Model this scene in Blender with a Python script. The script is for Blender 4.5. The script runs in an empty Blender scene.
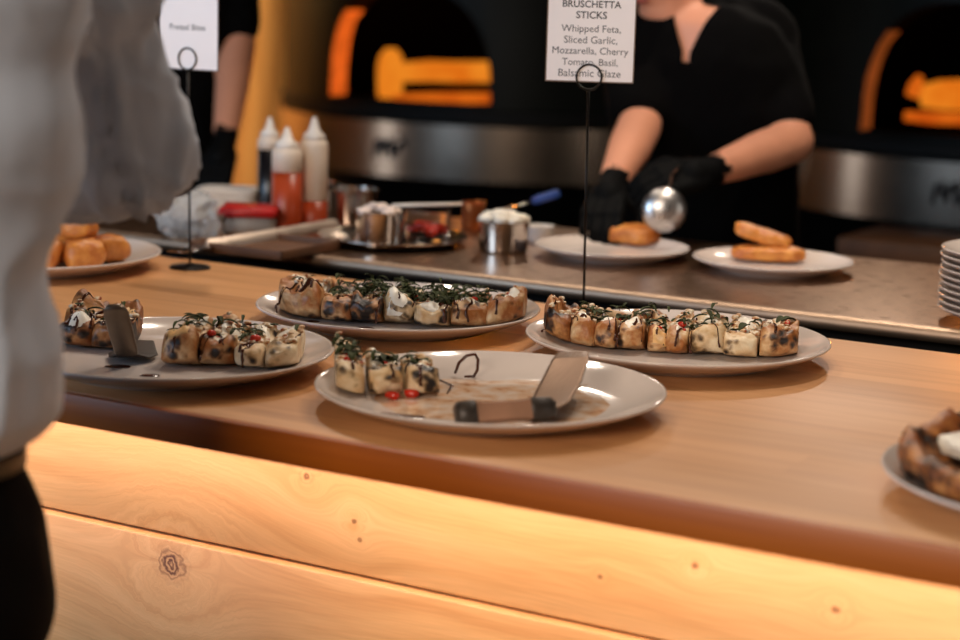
import bpy, bmesh, math, random
from mathutils import Vector, Matrix, noise
from mathutils.bvhtree import BVHTree

# ------------------------------------------------------------------ camera, world, light, exposure
S = bpy.context.scene
COL = S.collection
FPX, PITCH, ROLL, YAW = 1882.4, 0.17711, 0.02881, math.radians(30)
CAMP = Vector((0, 0, 1.4296))
_F = Vector((-math.sin(YAW) * math.cos(PITCH), math.cos(YAW) * math.cos(PITCH), -math.sin(PITCH)))
_R0 = Vector((math.cos(YAW), math.sin(YAW), 0)); _U0 = _R0.cross(_F)
_R = math.cos(ROLL) * _R0 + math.sin(ROLL) * _U0
_U = -math.sin(ROLL) * _R0 + math.cos(ROLL) * _U0
cam_d = bpy.data.cameras.new('camera'); cam = bpy.data.objects.new('camera', cam_d); COL.objects.link(cam)
cam_d.sensor_width = 36; cam_d.lens = FPX / 960 * 36
cam.matrix_world = Matrix(((_R.x, _U.x, -_F.x, CAMP.x), (_R.y, _U.y, -_F.y, CAMP.y), (_R.z, _U.z, -_F.z, CAMP.z), (0, 0, 0, 1)))
cam_d.clip_start = 0.05
cam_d.dof.use_dof = True; cam_d.dof.focus_distance = 2.22; cam_d.dof.aperture_fstop = 3.2
S.camera = cam
S.view_settings.view_transform = 'Standard'; S.view_settings.look = 'None'
S.view_settings.exposure = 0.0; S.view_settings.gamma = 1; S.view_settings.use_curve_mapping = False
S.cycles.use_denoising = True
S.cycles.max_bounces = 8

wd = bpy.data.worlds.new('room_air'); S.world = wd; wd.use_nodes = True
wd.node_tree.nodes['Background'].inputs[0].default_value = (1.0, 0.72, 0.5, 1)
wd.node_tree.nodes['Background'].inputs[1].default_value = 0.03

def look(o, tgt):
    o.rotation_euler = (Vector(tgt) - o.location).to_track_quat('-Z', 'Y').to_euler()
def area(name, loc, tgt, sx, sy, col, e, spread=math.pi):
    d = bpy.data.lights.new(name, 'AREA'); d.shape = 'RECTANGLE'; d.size = sx; d.size_y = sy
    d.color = col; d.energy = e; d.spread = spread
    o = bpy.data.objects.new(name, d); COL.objects.link(o); o.location = loc; look(o, tgt); return o
def spot(name, loc, tgt, col, e, deg=70, rad=0.04, blend=0.6):
    d = bpy.data.lights.new(name, 'SPOT'); d.color = col; d.energy = e; d.spot_size = math.radians(deg)
    d.spot_blend = blend; d.shadow_soft_size = rad
    o = bpy.data.objects.new(name, d); COL.objects.link(o); o.location = loc; look(o, tgt); return o
def point(name, loc, col, e, rad=0.05):
    d = bpy.data.lights.new(name, 'POINT'); d.color = col; d.energy = e; d.shadow_soft_size = rad
    o = bpy.data.objects.new(name, d); COL.objects.link(o); o.location = loc; return o
WARM = (1.0, 0.70, 0.42); AMBER = (1.0, 0.58, 0.24); COOL = (0.50, 0.72, 1.0); NEUT = (1.0, 0.86, 0.72)
area('window_daylight', (-3.6, -2.2, 2.1), (-1.2, 1.4, 1.1), 2.2, 1.8, COOL, 105)
area('added_front_fill', (-0.6, -2.8, 2.7), (-0.9, 1.8, 1.1), 1.6, 1.2, NEUT, 140)  # unseen fill added behind the camera to brighten the card and shirt
area('side_window', (-4.34, 3.45, 1.35), (-2.0, 3.4, 1.1), 0.55, 1.7, (0.85, 0.92, 1.0), 5)
area('right_window', (1.75, 1.95, 1.30), (-2.0, 4.6, 1.0), 0.45, 1.6, (1.0, 0.93, 0.84), 9)
spot('ceiling_spot_counter_a', (-2.1, 2.75, 2.75), (-1.35, 1.8, 1.0), NEUT, 40, 80)
spot('ceiling_spot_counter_b', (-1.2, 2.6, 2.75), (-0.95, 1.75, 1.0), NEUT, 30, 80)
spot('ceiling_spot_counter_c', (-0.3, 2.5, 2.75), (-0.5, 1.7, 1.0), NEUT, 14, 80)
spot('ceiling_spot_front', (-0.9, 0.9, 2.8), (-0.8, 1.6, 1.0), WARM, 8, 80)
area('led_under_counter', (-0.9, 1.52, 0.958), (-0.9, 1.62, 0.80), 4.4, 0.012, (1.0, 0.67, 0.50), 9)
spot('ceiling_spot_kitchen', (-1.0, 3.0, 2.75), (-1.2, 2.8, 1.0), NEUT, 55, 90)
spot('added_worker_fill', (-0.7, 1.9, 2.8), (-1.3, 3.15, 1.12), NEUT, 42, 36, 0.06)  # spot added to brighten the worker's arms, no known ceiling lamp
spot('oven_lamp_a', (-2.39, 4.5, 2.1), (-1.45, 2.7, 1.0), NEUT, 9, 40, 0.05)
spot('oven_lamp_b', (-1.46, 4.5, 2.1), (-0.87, 2.7, 1.0), NEUT, 19, 36, 0.05)
spot('wall_washer', (-3.35, 4.7, 1.95), (-4.44, 6.0, 1.22), (1.0, 0.70, 0.42), 260, 75, 0.1)

# ------------------------------------------------------------------ pixel -> place on a real plane (photo survey)
def ray(px, py): return _F + _R * ((px - 480) / FPX) - _U * ((py - 320) / FPX)
def at_z(px, py, z): d = ray(px, py); return CAMP + d * ((z - CAMP.z) / d.z)
def at_y(px, py, y): d = ray(px, py); return CAMP + d * (y / d.y)
def at_d(px, py, d): return CAMP + ray(px, py) * d

# ------------------------------------------------------------------ materials
def lin(c):
    return tuple((v / 12.92 if v <= 0.04045 else ((v + 0.055) / 1.055) ** 2.4) for v in [q / 255 for q in c]) + (1,)
class NT:
    def __init__(s, name):
        m = bpy.data.materials.new(name); m.use_nodes = True; s.m = m; s.t = m.node_tree
        s.b = s.t.nodes['Principled BSDF']; s.out = s.t.nodes['Material Output']
    def n(s, typ, **kw):
        nd = s.t.nodes.new(typ)
        for k, v in kw.items(): setattr(nd, k, v)
        return nd
    def l(s, a, b): s.t.links.new(a, b)
    def coords(s, scale=(1, 1, 1), rand=False, loc=(0, 0, 0)):
        tc = s.n('ShaderNodeTexCoord'); mp = s.n('ShaderNodeMapping'); mp.inputs['Scale'].default_value = scale
        mp.inputs['Location'].default_value = loc
        s.l(tc.outputs['Object'], mp.inputs[0])
        if rand:
            oi = s.n('ShaderNodeObjectInfo'); ad = s.n('ShaderNodeVectorMath', operation='ADD'); sc = s.n('ShaderNodeMath', operation='MULTIPLY')
            sc.inputs[1].default_value = 37.0; s.l(oi.outputs['Random'], sc.inputs[0])
            s.l(mp.outputs[0], ad.inputs[0]); s.l(sc.outputs[0], ad.inputs[1]); return ad.outputs[0]
        return mp.outputs[0]
    def noise(s, vec, scale, detail=3, rough=0.5, dist=0):
        nd = s.n('ShaderNodeTexNoise'); nd.inputs['Scale'].default_value = scale; nd.inputs['Detail'].default_value = detail
        nd.inputs['Roughness'].default_value = rough; nd.inputs['Distortion'].default_value = dist
        s.l(vec, nd.inputs['Vector']); return nd.outputs[0]
    def ramp(s, fac, stops):
        r = s.n('ShaderNodeValToRGB'); e = r.color_ramp.elements
        while len(e) < len(stops): e.new(0.5)
        for q, (p, c) in zip(e, stops): q.position = p; q.color = c if len(c) == 4 else tuple(c) + (1,)
        s.l(fac, r.inputs[0]); return r.outputs[0]
    def mix(s, fac, a, b, blend='MIX'):
        m = s.n('ShaderNodeMix', data_type='RGBA', blend_type=blend)
        for sock, v in ((m.inputs[0], fac), (m.inputs[6], a), (m.inputs[7], b)):
            if hasattr(v, 'type') and hasattr(v, 'is_linked'): s.l(v, sock)
            else: sock.default_value = v
        return m.outputs[2]
    def math(s, op, a, b=0.0, c=None):
        m = s.n('ShaderNodeMath', operation=op)
        for i, v in enumerate((a, b) if c is None else (a, b, c)):
            if hasattr(v, 'is_linked'): s.l(v, m.inputs[i])
            else: m.inputs[i].default_value = v
        return m.outputs[0]
    def bump(s, h, strength=0.2, dist=0.002):
        b = s.n('ShaderNodeBump'); b.inputs['Strength'].default_value = strength; b.inputs['Distance'].default_value = dist
        s.l(h, b.inputs['Height']); s.l(b.outputs[0], s.b.inputs['Normal'])
    def set(s, color=None, rough=None, metal=None, **kw):
        if color is not None:
            if hasattr(color, 'is_linked'): s.l(color, s.b.inputs['Base Color'])
            else: s.b.inputs['Base Color'].default_value = color
        if rough is not None:
            if hasattr(rough, 'is_linked'): s.l(rough, s.b.inputs['Roughness'])
            else: s.b.inputs['Roughness'].default_value = rough
        if metal is not None: s.b.inputs['Metallic'].default_value = metal
        for k, v in kw.items(): s.b.inputs[k.replace('_', ' ')].default_value = v
        return s.m

def flat(name, rgb, rough=0.5, metal=0.0, var=0.12, vscale=30, **kw):
    t = NT(name); c = lin(rgb); n = t.noise(t.coords(rand=True), vscale, 3)
    a = tuple(v * (1 - var) for v in c[:3]) + (1,); b = tuple(min(1, v * (1 + var)) for v in c[:3]) + (1,)
    return t.set(t.ramp(n, [(0.3, a), (0.7, b)]), rough, metal, **kw)

def wood_counter():
    t = NT('oiled_maple_counter'); v = t.coords()
    sp = t.n('ShaderNodeSeparateXYZ'); t.l(v, sp.inputs[0])
    idx = t.math('FLOOR', t.math('DIVIDE', sp.outputs[1], 0.092))
    seg = t.math('FLOOR', t.math('DIVIDE', t.math('ADD', sp.outputs[0], t.math('MULTIPLY', idx, 0.37)), 1.9))
    wn = t.n('ShaderNodeTexWhiteNoise', noise_dimensions='2D'); cb = t.n('ShaderNodeCombineXYZ')
    t.l(idx, cb.inputs[0]); t.l(seg, cb.inputs[1]); t.l(cb.outputs[0], wn.inputs['Vector'])
    off = t.n('ShaderNodeVectorMath', operation='ADD'); t.l(v, off.inputs[0]); t.l(wn.outputs['Color'], off.inputs[1])
    mp = t.n('ShaderNodeMapping'); mp.inputs['Scale'].default_value = (1.6, 26, 26); t.l(off.outputs[0], mp.inputs[0])
    g = t.noise(mp.outputs[0], 1.7, 5, 0.6, 0.8)
    base = t.ramp(g, [(0.25, lin((190, 134, 84))), (0.5, lin((206, 150, 98))), (0.75, lin((216, 162, 110)))])
    tint = t.ramp(wn.outputs['Value'], [(0, (0.86, 0.82, 0.77)), (1, (1.06, 1.04, 1.02))])
    col = t.mix(1.0, base, tint, 'MULTIPLY')
    big = t.noise(v, 3.0, 2)
    r = t.ramp(big, [(0.3, (0.36, 0.36, 0.36)), (0.7, (0.5, 0.5, 0.5))])
    t.bump(g, 0.05, 0.001)
    return t.set(col, r, 0)

def wood_panel():
    t = NT('knotty_pine_panel'); v = t.coords()
    sp = t.n('ShaderNodeSeparateXYZ'); t.l(v, sp.inputs[0]); X, Z = sp.outputs[0], sp.outputs[2]
    w = t.noise(v, 3.0, 2)
    knots = []
    for (px, py, sz) in ((175, 563, 0.021), (307, 476, 0.008), (354, 521, 0.006), (695, 566, 0.005), (360, 540, 0.003), (600, 577, 0.003), (835, 610, 0.006)):
        p = at_y(px, py, 1.62); knots.append((p.x, p.z, sz))
    mask = None; push = None; core = None
    for kx, kz, sz in knots:
        dx = t.math('SUBTRACT', X, kx); dz = t.math('SUBTRACT', Z, kz)
        wob = t.math('MULTIPLY', t.math('SUBTRACT', t.noise(v, 90, 2), 0.5), sz * 0.9)
        d = t.math('ADD', t.math('SQRT', t.math('ADD', t.math('POWER', t.math('MULTIPLY', dx, 0.85), 2.0), t.math('POWER', dz, 2.0))), wob)
        m = t.n('ShaderNodeMapRange', interpolation_type='SMOOTHSTEP'); t.l(d, m.inputs[0])
        m.inputs[1].default_value = sz * 1.25; m.inputs[2].default_value = sz * 0.35; m.inputs[3].default_value = 0; m.inputs[4].default_value = 1
        ring = t.math('MULTIPLY', m.outputs[0], t.math('ADD', 0.55 if sz > 0.01 else 0.36, t.math('MULTIPLY', t.math('SINE', t.math('MULTIPLY', d, 900)), 0.4)))
        g = t.math('DIVIDE', t.math('MULTIPLY', dz, sz * sz * 9), t.math('ADD', t.math('MULTIPLY', d, d), sz * sz))
        mask = ring if mask is None else t.math('MAXIMUM', mask, ring)
        push = g if push is None else t.math('ADD', push, g)
    cb = t.n('ShaderNodeCombineXYZ'); t.l(t.math('MULTIPLY', X, 1.3), cb.inputs[0])
    zz = t.math('SUBTRACT', Z, push)
    t.l(t.math('ADD', t.math('MULTIPLY', zz, 34), t.math('MULTIPLY', w, 2.2)), cb.inputs[2])
    g1 = t.noise(cb.outputs[0], 1.0, 4, 0.55, 0.3)
    cb2 = t.n('ShaderNodeCombineXYZ'); t.l(t.math('MULTIPLY', X, 14), cb2.inputs[0]); t.l(t.math('MULTIPLY', zz, 420), cb2.inputs[2])
    g2 = t.noise(cb2.outputs[0], 1.0, 3)
    base = t.ramp(g1, [(0.25, lin((200, 150, 96))), (0.5, lin((216, 170, 116))), (0.78, lin((226, 184, 132)))])
    fine = t.ramp(g2, [(0.3, (0.88, 0.86, 0.83)), (0.65, (1, 1, 1))])
    col = t.mix(1.0, base, fine, 'MULTIPLY')
    col = t.mix(mask, col, lin((84, 36, 8)))
    t.bump(g2, 0.12, 0.001)
    return t.set(col, 0.5, 0)

def steel(name, rgb, rough=0.28, streak=(1, 1, 1), amp=0.08):
    t = NT(name); n = t.noise(t.coords(streak, True), 30, 3)
    r = t.ramp(n, [(0.3, (rough - amp,) * 3), (0.7, (rough + amp,) * 3)])
    return t.set(lin(rgb), r, 1.0)

def bread_mat(name, light=(234, 206, 162), mid=(166, 100, 46), dark=(30, 18, 12), brown=0.0, char=0.0):
    t = NT(name); v = t.coords(rand=True)
    at = t.n('ShaderNodeAttribute', attribute_name='crust')
    a = t.noise(v, 40, 4, 0.6); b = t.noise(v, 24, 2, 0.5); c = t.noise(v, 300, 2)
    vo = t.n('ShaderNodeTexVoronoi'); vo.inputs['Scale'].default_value = 85
    wv = t.n('ShaderNodeVectorMath', operation='ADD'); sc = t.n('ShaderNodeVectorMath', operation='SCALE'); sc.inputs['Scale'].default_value = 0.009
    nn = t.n('ShaderNodeTexNoise'); nn.inputs['Scale'].default_value = 110; t.l(v, nn.inputs['Vector']); t.l(nn.outputs['Color'], sc.inputs[0])
    t.l(v, wv.inputs[0]); t.l(sc.outputs[0], wv.inputs[1]); t.l(wv.outputs[0], vo.inputs['Vector'])
    k = t.math('ADD', t.math('ADD', a, t.math('MULTIPLY', at.outputs['Fac'], 0.16)), brown - 0.02)
    base = t.ramp(k, [(0.36, lin(light)), (0.56, lin(tuple(p * 0.5 + q * 0.5 for p, q in zip(light, mid)))), (0.70, lin(mid))])
    gate = t.math('ADD', t.math('ADD', t.math('MULTIPLY', t.math('SUBTRACT', b, 0.51), 3.4), t.math('MULTIPLY', at.outputs['Fac'], 0.14)), char)
    sp = t.math('SUBTRACT', t.math('ADD', gate, 0.42), vo.outputs['Distance'])
    br = t.ramp(sp, [(-0.0, (0, 0, 0)), (0.30, (0.9, 0.9, 0.9))])
    ck = t.ramp(sp, [(0.22, (0, 0, 0)), (0.52, (1, 1, 1))])
    col = t.mix(br, base, lin(tuple(q * 0.72 for q in mid))); col = t.mix(ck, col, lin(dark))
    t.bump(t.math('ADD', a, t.math('MULTIPLY', c, 0.25)), 0.55, 0.004)
    return t.set(col, 0.45, 0)

def emis(name, rgb, e):
    t = NT(name); t.b.inputs['Base Color'].default_value = (0, 0, 0, 1)
    t.b.inputs['Emission Color'].default_value = rgb + (1,); t.b.inputs['Emission Strength'].default_value = e
    t.b.inputs['Roughness'].default_value = 1; t.b.inputs['Specular IOR Level'].default_value = 0; return t.m

def fire_mat(name, hot, edge, e):
    t = NT(name); lw = t.n('ShaderNodeTexNoise'); lw.inputs['Scale'].default_value = 9; t.l(t.coords(), lw.inputs['Vector'])
    col = t.ramp(lw.outputs[0], [(0.35, edge + (1,)), (0.6, hot + (1,))])
    t.b.inputs['Base Color'].default_value = (0, 0, 0, 1); t.l(col, t.b.inputs['Emission Color']); t.b.inputs['Emission Strength'].default_value = e
    t.b.inputs['Specular IOR Level'].default_value = 0; return t.m

def cloth(name, rgb, rough=0.85, var=0.1, sheen=0.2):
    t = NT(name); v = t.coords()
    n = t.noise(v, 9, 3); f = t.noise(v, 900, 1); c = lin(rgb)
    col = t.ramp(n, [(0.3, tuple(q * (1 - var) for q in c[:3])), (0.7, tuple(q * (1 + var) for q in c[:3]))])
    t.bump(f, 0.15, 0.0006); t.b.inputs['Sheen Weight'].default_value = sheen
    return t.set(col, rough, 0, Specular_IOR_Level=0.1)

M = dict(
    counter=wood_counter(), panel=wood_panel(),
    plate=flat('white_glazed_china', (214, 200, 191), 0.10, var=0.02),
    steel=steel('brushed_steel_top', (165, 130, 102), 0.30, (1, 14, 14)),
    steel_bright=steel('polished_steel', (205, 195, 185), 0.16, amp=0.05),
    steel_band=steel('brushed_steel_band', (172, 152, 134), 0.22, (1, 1, 40), 0.04),
    server=steel('worn_server_steel', (122, 98, 80), 0.42, (20, 2, 2), 0.1),
    server_dark=flat('dark_server_handle', (58, 50, 44), 0.45, 0.3),
    bread=bread_mat('charred_flatbread', char=0.0), bread_pale=bread_mat('pale_flatbread', (236, 218, 186), (205, 160, 105), brown=-0.06, char=-0.03),
    bread_dark=bread_mat('charred_crust', (214, 160, 100), (150, 88, 42), brown=0.03, char=0.05),
    bun=bread_mat('golden_toast', (222, 150, 70), (176, 92, 32), (80, 36, 14), brown=0.08, char=-3.0),
    cheese=flat('melted_white_cheese', (240, 230, 212), 0.35, var=0.06, vscale=60, Subsurface_Weight=0.0),
    cheese_brown=flat('browned_cheese', (222, 176, 116), 0.4, var=0.3, vscale=80),
    glaze=flat('balsamic_glaze', (66, 30, 14), 0.15, var=0.2), basil=flat('basil_green', (58, 64, 26), 0.65, var=0.35, vscale=60, Specular_IOR_Level=0.2),
    crumb=None, tomato=flat('cherry_tomato_red', (196, 44, 22), 0.25, var=0.2, vscale=80), oil=None,
    shirt=cloth('blue_grey_shirt', (206, 214, 228), sheen=0.1), black=cloth('black_cloth', (6, 5, 5), 1.0, sheen=0.0), trouser=cloth('black_trouser', (6, 5, 5), 1.0, sheen=0.0),
    glove=flat('black_nitrile', (4, 4, 4), 0.7, Specular_IOR_Level=0.1), leather=flat('dark_leather', (22, 16, 13), 0.5),
    skin=flat('skin', (220, 152, 120), 0.5, var=0.06, vscale=12), lips=flat('lip', (170, 88, 74), 0.45), hair=flat('dark_hair', (38, 26, 18), 0.6, var=0.3, vscale=90),
    hair2=flat('brown_hair', (70, 44, 26), 0.6, var=0.3, vscale=90), eye=flat('eye_white', (176, 166, 156), 0.3, var=0.01), ink=flat('tattoo_ink', (44, 36, 38), 0.6),
    oven=flat('dark_green_tile', (7, 9, 5), 0.45, var=0.25, vscale=14, Specular_IOR_Level=0.08), soot_shade=flat('oven_soot_painted_shade', (20, 15, 12), 1.0, Specular_IOR_Level=0.0), oven_base=flat('black_steel_base', (8, 7, 6), 0.6, Specular_IOR_Level=0.15), brick=flat('oven_brick', (205, 150, 105), 0.9, var=0.3, vscale=20),
    wire=flat('blackened_wire', (34, 30, 28), 0.3, 0.9), card=flat('white_card', (246, 238, 236), 0.35, var=0.01), card_edge=flat('card_sleeve_edge', (120, 98, 84), 0.3),
    ink_text=flat('black_print', (26, 24, 26), 0.7), ink_grey=flat('grey_print', (74, 72, 76), 0.7),
    wallwood=None, dark_wall=flat('dark_wall_paint', (30, 27, 24), 0.8), floor=flat('dark_floor_tile', (52, 44, 38), 0.5, var=0.2, vscale=6), ceil=flat('ceiling_paint', (70, 60, 52), 0.9),
    bottle=flat('translucent_white_plastic', (226, 208, 190), 0.4, var=0.03), sauce=flat('orange_red_sauce', (168, 62, 24), 0.35, var=0.08), dark_sauce=flat('dark_vinegar', (18, 15, 18), 0.25),
    red_plastic=flat('red_plastic', (186, 20, 22), 0.35), grey_plastic=flat('grey_plastic', (150, 142, 134), 0.4), blue_plastic=flat('blue_plastic', (40, 72, 140), 0.4),
    towel=cloth('white_towel', (222, 208, 192)), copper=flat('copper', (176, 104, 60), 0.3, 0.9), wood_dark=flat('brown_wood', (98, 62, 36), 0.6, var=0.25, vscale=18),
    white_plastic=flat('white_plastic', (235, 226, 216), 0.35, var=0.02), onion=flat('chopped_onion', (236, 214, 200), 0.5, var=0.12, vscale=90),
    black_plastic=flat('black_plastic', (18, 16, 16), 0.4),
)
t = NT('worktop_edge_painted_light'); n_ = t.noise(t.coords((1.5, 30, 60)), 2.0, 4)
M['edge'] = t.set(t.ramp(n_, [(0.3, lin((156, 76, 8))), (0.7, lin((172, 88, 12)))]), 0.45, 0)  # warm orange light on the front face painted into this strip's colour
t = NT('amber_wood_boards'); n_ = t.noise(t.coords((30, 6, 1.2)), 2.0, 4)
M['wallwood'] = t.set(t.ramp(n_, [(0.3, lin((186, 130, 70))), (0.7, lin((214, 164, 98)))]), 0.55, 0)
t = NT('oily_glaze_film'); n_ = t.noise(t.coords(rand=True), 46, 3, 0.6); M['oil'] = t.set(t.ramp(n_, [(0.40, lin((214, 192, 174))), (0.58, lin((206, 166, 132))), (0.74, lin((150, 90, 48)))]), 0.06, 0)
t = NT('crumbled_feta_and_nuts'); n_ = t.noise(t.coords(rand=True), 160, 2); M['crumb'] = t.set(t.ramp(n_, [(0.40, lin((236, 222, 198))), (0.54, lin((206, 160, 108))), (0.68, lin((150, 64, 34)))]), 0.5, 0)
t = NT('clear_plastic'); M['film'] = t.set((0.9, 0.9, 0.9, 1), 0.12, 0, Transmission_Weight=0.75, IOR=1.15)
t = NT('clear_glass'); M['glass'] = t.set((0.95, 0.95, 0.95, 1), 0.03, 0, Transmission_Weight=1.0, IOR=1.3)
M['fire_hot'] = fire_mat('flame_core', (0.82, 0.235, 0.016), (0.72, 0.15, 0.007), 1.0)
M['fire_low'] = fire_mat('ember_bed', (0.75, 0.14, 0.008), (0.55, 0.07, 0.004), 0.9)

# ------------------------------------------------------------------ mesh helpers
def fin(bm, name, mat, parent=None, smooth=True, label=None, recalc=True):
    if recalc: bmesh.ops.recalc_face_normals(bm, faces=bm.faces)
    me = bpy.data.meshes.new(name); bm.to_mesh(me); bm.free()
    if smooth: me.polygons.foreach_set('use_smooth', [True] * len(me.polygons))
    me.materials.append(mat)
    o = bpy.data.objects.new(name, me); COL.objects.link(o)
    if parent is not None: o.parent = parent
    if label: o['label'] = label
    return o
def sharp(o, deg=35):
    me = o.data; bm = bmesh.new(); bm.from_mesh(me); a = math.radians(deg)
    for e in bm.edges:
        if len(e.link_faces) == 2 and e.calc_face_angle(0) > a: e.smooth = False
    bm.to_mesh(me); bm.free(); return o
def thing(name, label, cat, loc=(0, 0, 0), rz=0.0, group=None):
    o = bpy.data.objects.new(name, None); COL.objects.link(o); o.location = loc; o.rotation_euler = (0, 0, rz)
    o.empty_display_size = 0.05
    return tag(o, label, cat, group)
def tag(o, label, cat, group=None, kind=None):
    o['label'] = label; o['category'] = cat
    if group: o['group'] = group
    if kind: o['kind'] = kind
    return o
def struct(o): o['kind'] = 'structure'; return o
def B(): return bmesh.new()
def box(bm, c, s, bev=0.0, rot=None, seg=2):
    b2 = bmesh.new(); bmesh.ops.create_cube(b2, size=1)
    for v in b2.verts: v.co = Vector((v.co.x * s[0], v.co.y * s[1], v.co.z * s[2]))
    if bev > 0: bmesh.ops.bevel(b2, geom=b2.edges[:], offset=bev, segments=seg, profile=0.5, affect='EDGES')
    mtx = Matrix.Translation(Vector(c)) @ (rot.to_4x4() if rot else Matrix())
    return merge(bm, b2, mtx)
def merge(bm, b2, mtx=Matrix()):
    mp = {}
    for v in b2.verts: mp[v] = bm.verts.new(mtx @ v.co)
    for f in b2.faces:
        try: bm.faces.new([mp[v] for v in f.verts])
        except ValueError: pass
    b2.free(); return bm
def lathe(bm, prof, n=48, c=(0, 0, 0), closed=False):
    """profile of (r, z); r == 0 closes on the axis."""
    rings = []
    for r, z in prof:
        if r <= 1e-6: rings.append([bm.verts.new((c[0], c[1], c[2] + z))])
        else: rings.append([bm.verts.new((c[0] + r * math.cos(2 * math.pi * i / n), c[1] + r * math.sin(2 * math.pi * i / n), c[2] + z)) for i in range(n)])
    pairs = list(zip(rings, rings[1:])) + ([(rings[-1], rings[0])] if closed else [])
    for a, b in pairs:
        for i in range(n):
            j = (i + 1) % n
            if len(a) == 1 and len(b) == 1: continue
            if len(a) == 1: bm.faces.new((a[0], b[i], b[j]))
            elif len(b) == 1: bm.faces.new((a[i], a[j], b[0]))
            else: bm.faces.new((a[i], a[j], b[j], b[i]))
    return bm
def frames(pts):
    T = []
    for i in range(len(pts)):
        a = pts[max(0, i - 1)]; b = pts[min(len(pts) - 1, i + 1)]
        d = (b - a); T.append(d.normalized() if d.length > 1e-9 else Vector((0, 0, 1)))
    up = Vector((0, 0, 1)) if abs(T[0].z) < 0.9 else Vector((1, 0, 0))
    n = (up - T[0] * up.dot(T[0])).normalized(); N = [n]
    for i in range(1, len(pts)):
        n = N[-1] - T[i] * N[-1].dot(T[i]); N.append(n.normalized() if n.length > 1e-6 else N[-1])
    return T, N
def tube(bm, pts, rad, n=10, cyc=False, cap=True):
    pts = [Vector(p) for p in pts]
    if not hasattr(rad, '__len__'): rad = [rad] * len(pts)
    T, N = frames(pts); rings = []
    for p, t_, nn, r in zip(pts, T, N, rad):
        b = t_.cross(nn); rings.append([bm.verts.new(p + r * (math.cos(2 * math.pi * i / n) * nn + math.sin(2 * math.pi * i / n) * b)) for i in range(n)])
    prs = list(zip(rings, rings[1:]))
    if cyc: prs.append((rings[-1], rings[0]))
    for a, b in prs:
        for i in range(n):
            j = (i + 1) % n; bm.faces.new((a[i], a[j], b[j], b[i]))
    if cap and not cyc: bm.faces.new(rings[0][::-1]); bm.faces.new(rings[-1])
    return bm
def ball(bm, c, r, seg=16, rot=None):
    r = r if hasattr(r, '__len__') else (r, r, r)
    b2 = bmesh.new(); bmesh.ops.create_uvsphere(b2, u_segments=seg, v_segments=max(6, seg // 2), radius=1)
    m = Matrix.Translation(Vector(c)) @ (rot.to_4x4() if rot else Matrix()) @ Matrix.Diagonal((r[0], r[1], r[2], 1))
    return merge(bm, b2, m)
def capsule(bm, a, b, ra, rb, n=16):
    a, b = Vector(a), Vector(b); d = b - a
    if d.length < 1e-6: return ball(bm, a, ra, n)
    d.normalize(); pts = []; rr = []
    for k in range(5):
        q = math.pi / 2 * (1 - k / 5); pts.append(a - d * ra * math.sin(q)); rr.append(max(ra * math.cos(q), ra * 0.03))
    for k in range(5): f = k / 4; pts.append(a.lerp(b, f)); rr.append(ra + (rb - ra) * f)
    for k in range(1, 6):
        q = math.pi / 2 * k / 5; pts.append(b + d * rb * math.sin(q)); rr.append(max(rb * math.cos(q), rb * 0.03))
    return tube(bm, pts, rr, n)
def loft(bm, rings, cap=True):
    R_ = [[bm.verts.new(p) for p in r] for r in rings]; n = len(R_[0])
    for a, b in zip(R_, R_[1:]):
        for i in range(n):
            j = (i + 1) % n; bm.faces.new((a[i], a[j], b[j], b[i]))
    if cap: bm.faces.new(R_[0][::-1]); bm.faces.new(R_[-1])
    return bm
def evalmods(bm, mods):
    """run modifiers over a bmesh through a throw-away object and hand back a bmesh"""
    me = bpy.data.meshes.new('tmp'); bmesh.ops.recalc_face_normals(bm, faces=bm.faces); bm.to_mesh(me); bm.free()
    o = bpy.data.objects.new('tmp', me); COL.objects.link(o)
    for typ, kw in mods:
        md = o.modifiers.new(typ, typ)
        for k, v in kw.items(): setattr(md, k, v)
    dg = bpy.context.evaluated_depsgraph_get(); dg.update(); ev = o.evaluated_get(dg)
    out = bmesh.new(); out.from_mesh(ev.to_mesh()); ev.to_mesh_clear()
    bpy.data.objects.remove(o); bpy.data.meshes.remove(me); return out
def remesh(bm, vox, smooth=6, fac=0.5):
    return evalmods(bm, [('REMESH', dict(mode='VOXEL', voxel_size=vox)), ('SMOOTH', dict(iterations=smooth, factor=fac))])
def displace(bm, fn):
    bm.normal_update(); mv = [(v, v.co + v.normal * fn(v.co)) for v in bm.verts]
    for v, c in mv: v.co = c
    return bm
def nz(p, s, seed=0.0): return noise.noise(Vector((p[0] * s + seed, p[1] * s + seed * 1.7, p[2] * s - seed)))

# ------------------------------------------------------------------ the setting
o = fin(box(B(), (-1.2, 2.6, -0.05), (9.0, 11.6, 0.1)), 'floor', M['floor'], smooth=False); struct(o)
o = fin(box(B(), (-1.2, 2.6, 3.15), (9.0, 11.6, 0.1)), 'ceiling', M['ceil'], smooth=False); struct(o)
o = fin(box(B(), (-1.2, 7.6, 1.55), (9.0, 0.1, 3.1)), 'wall_back', M['dark_wall'], smooth=False); struct(o)
o = fin(box(B(), (-4.5, 5.2, 1.55), (0.12, 4.7, 3.1)), 'wall_left', M['wallwood'], smooth=False); struct(o)

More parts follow.
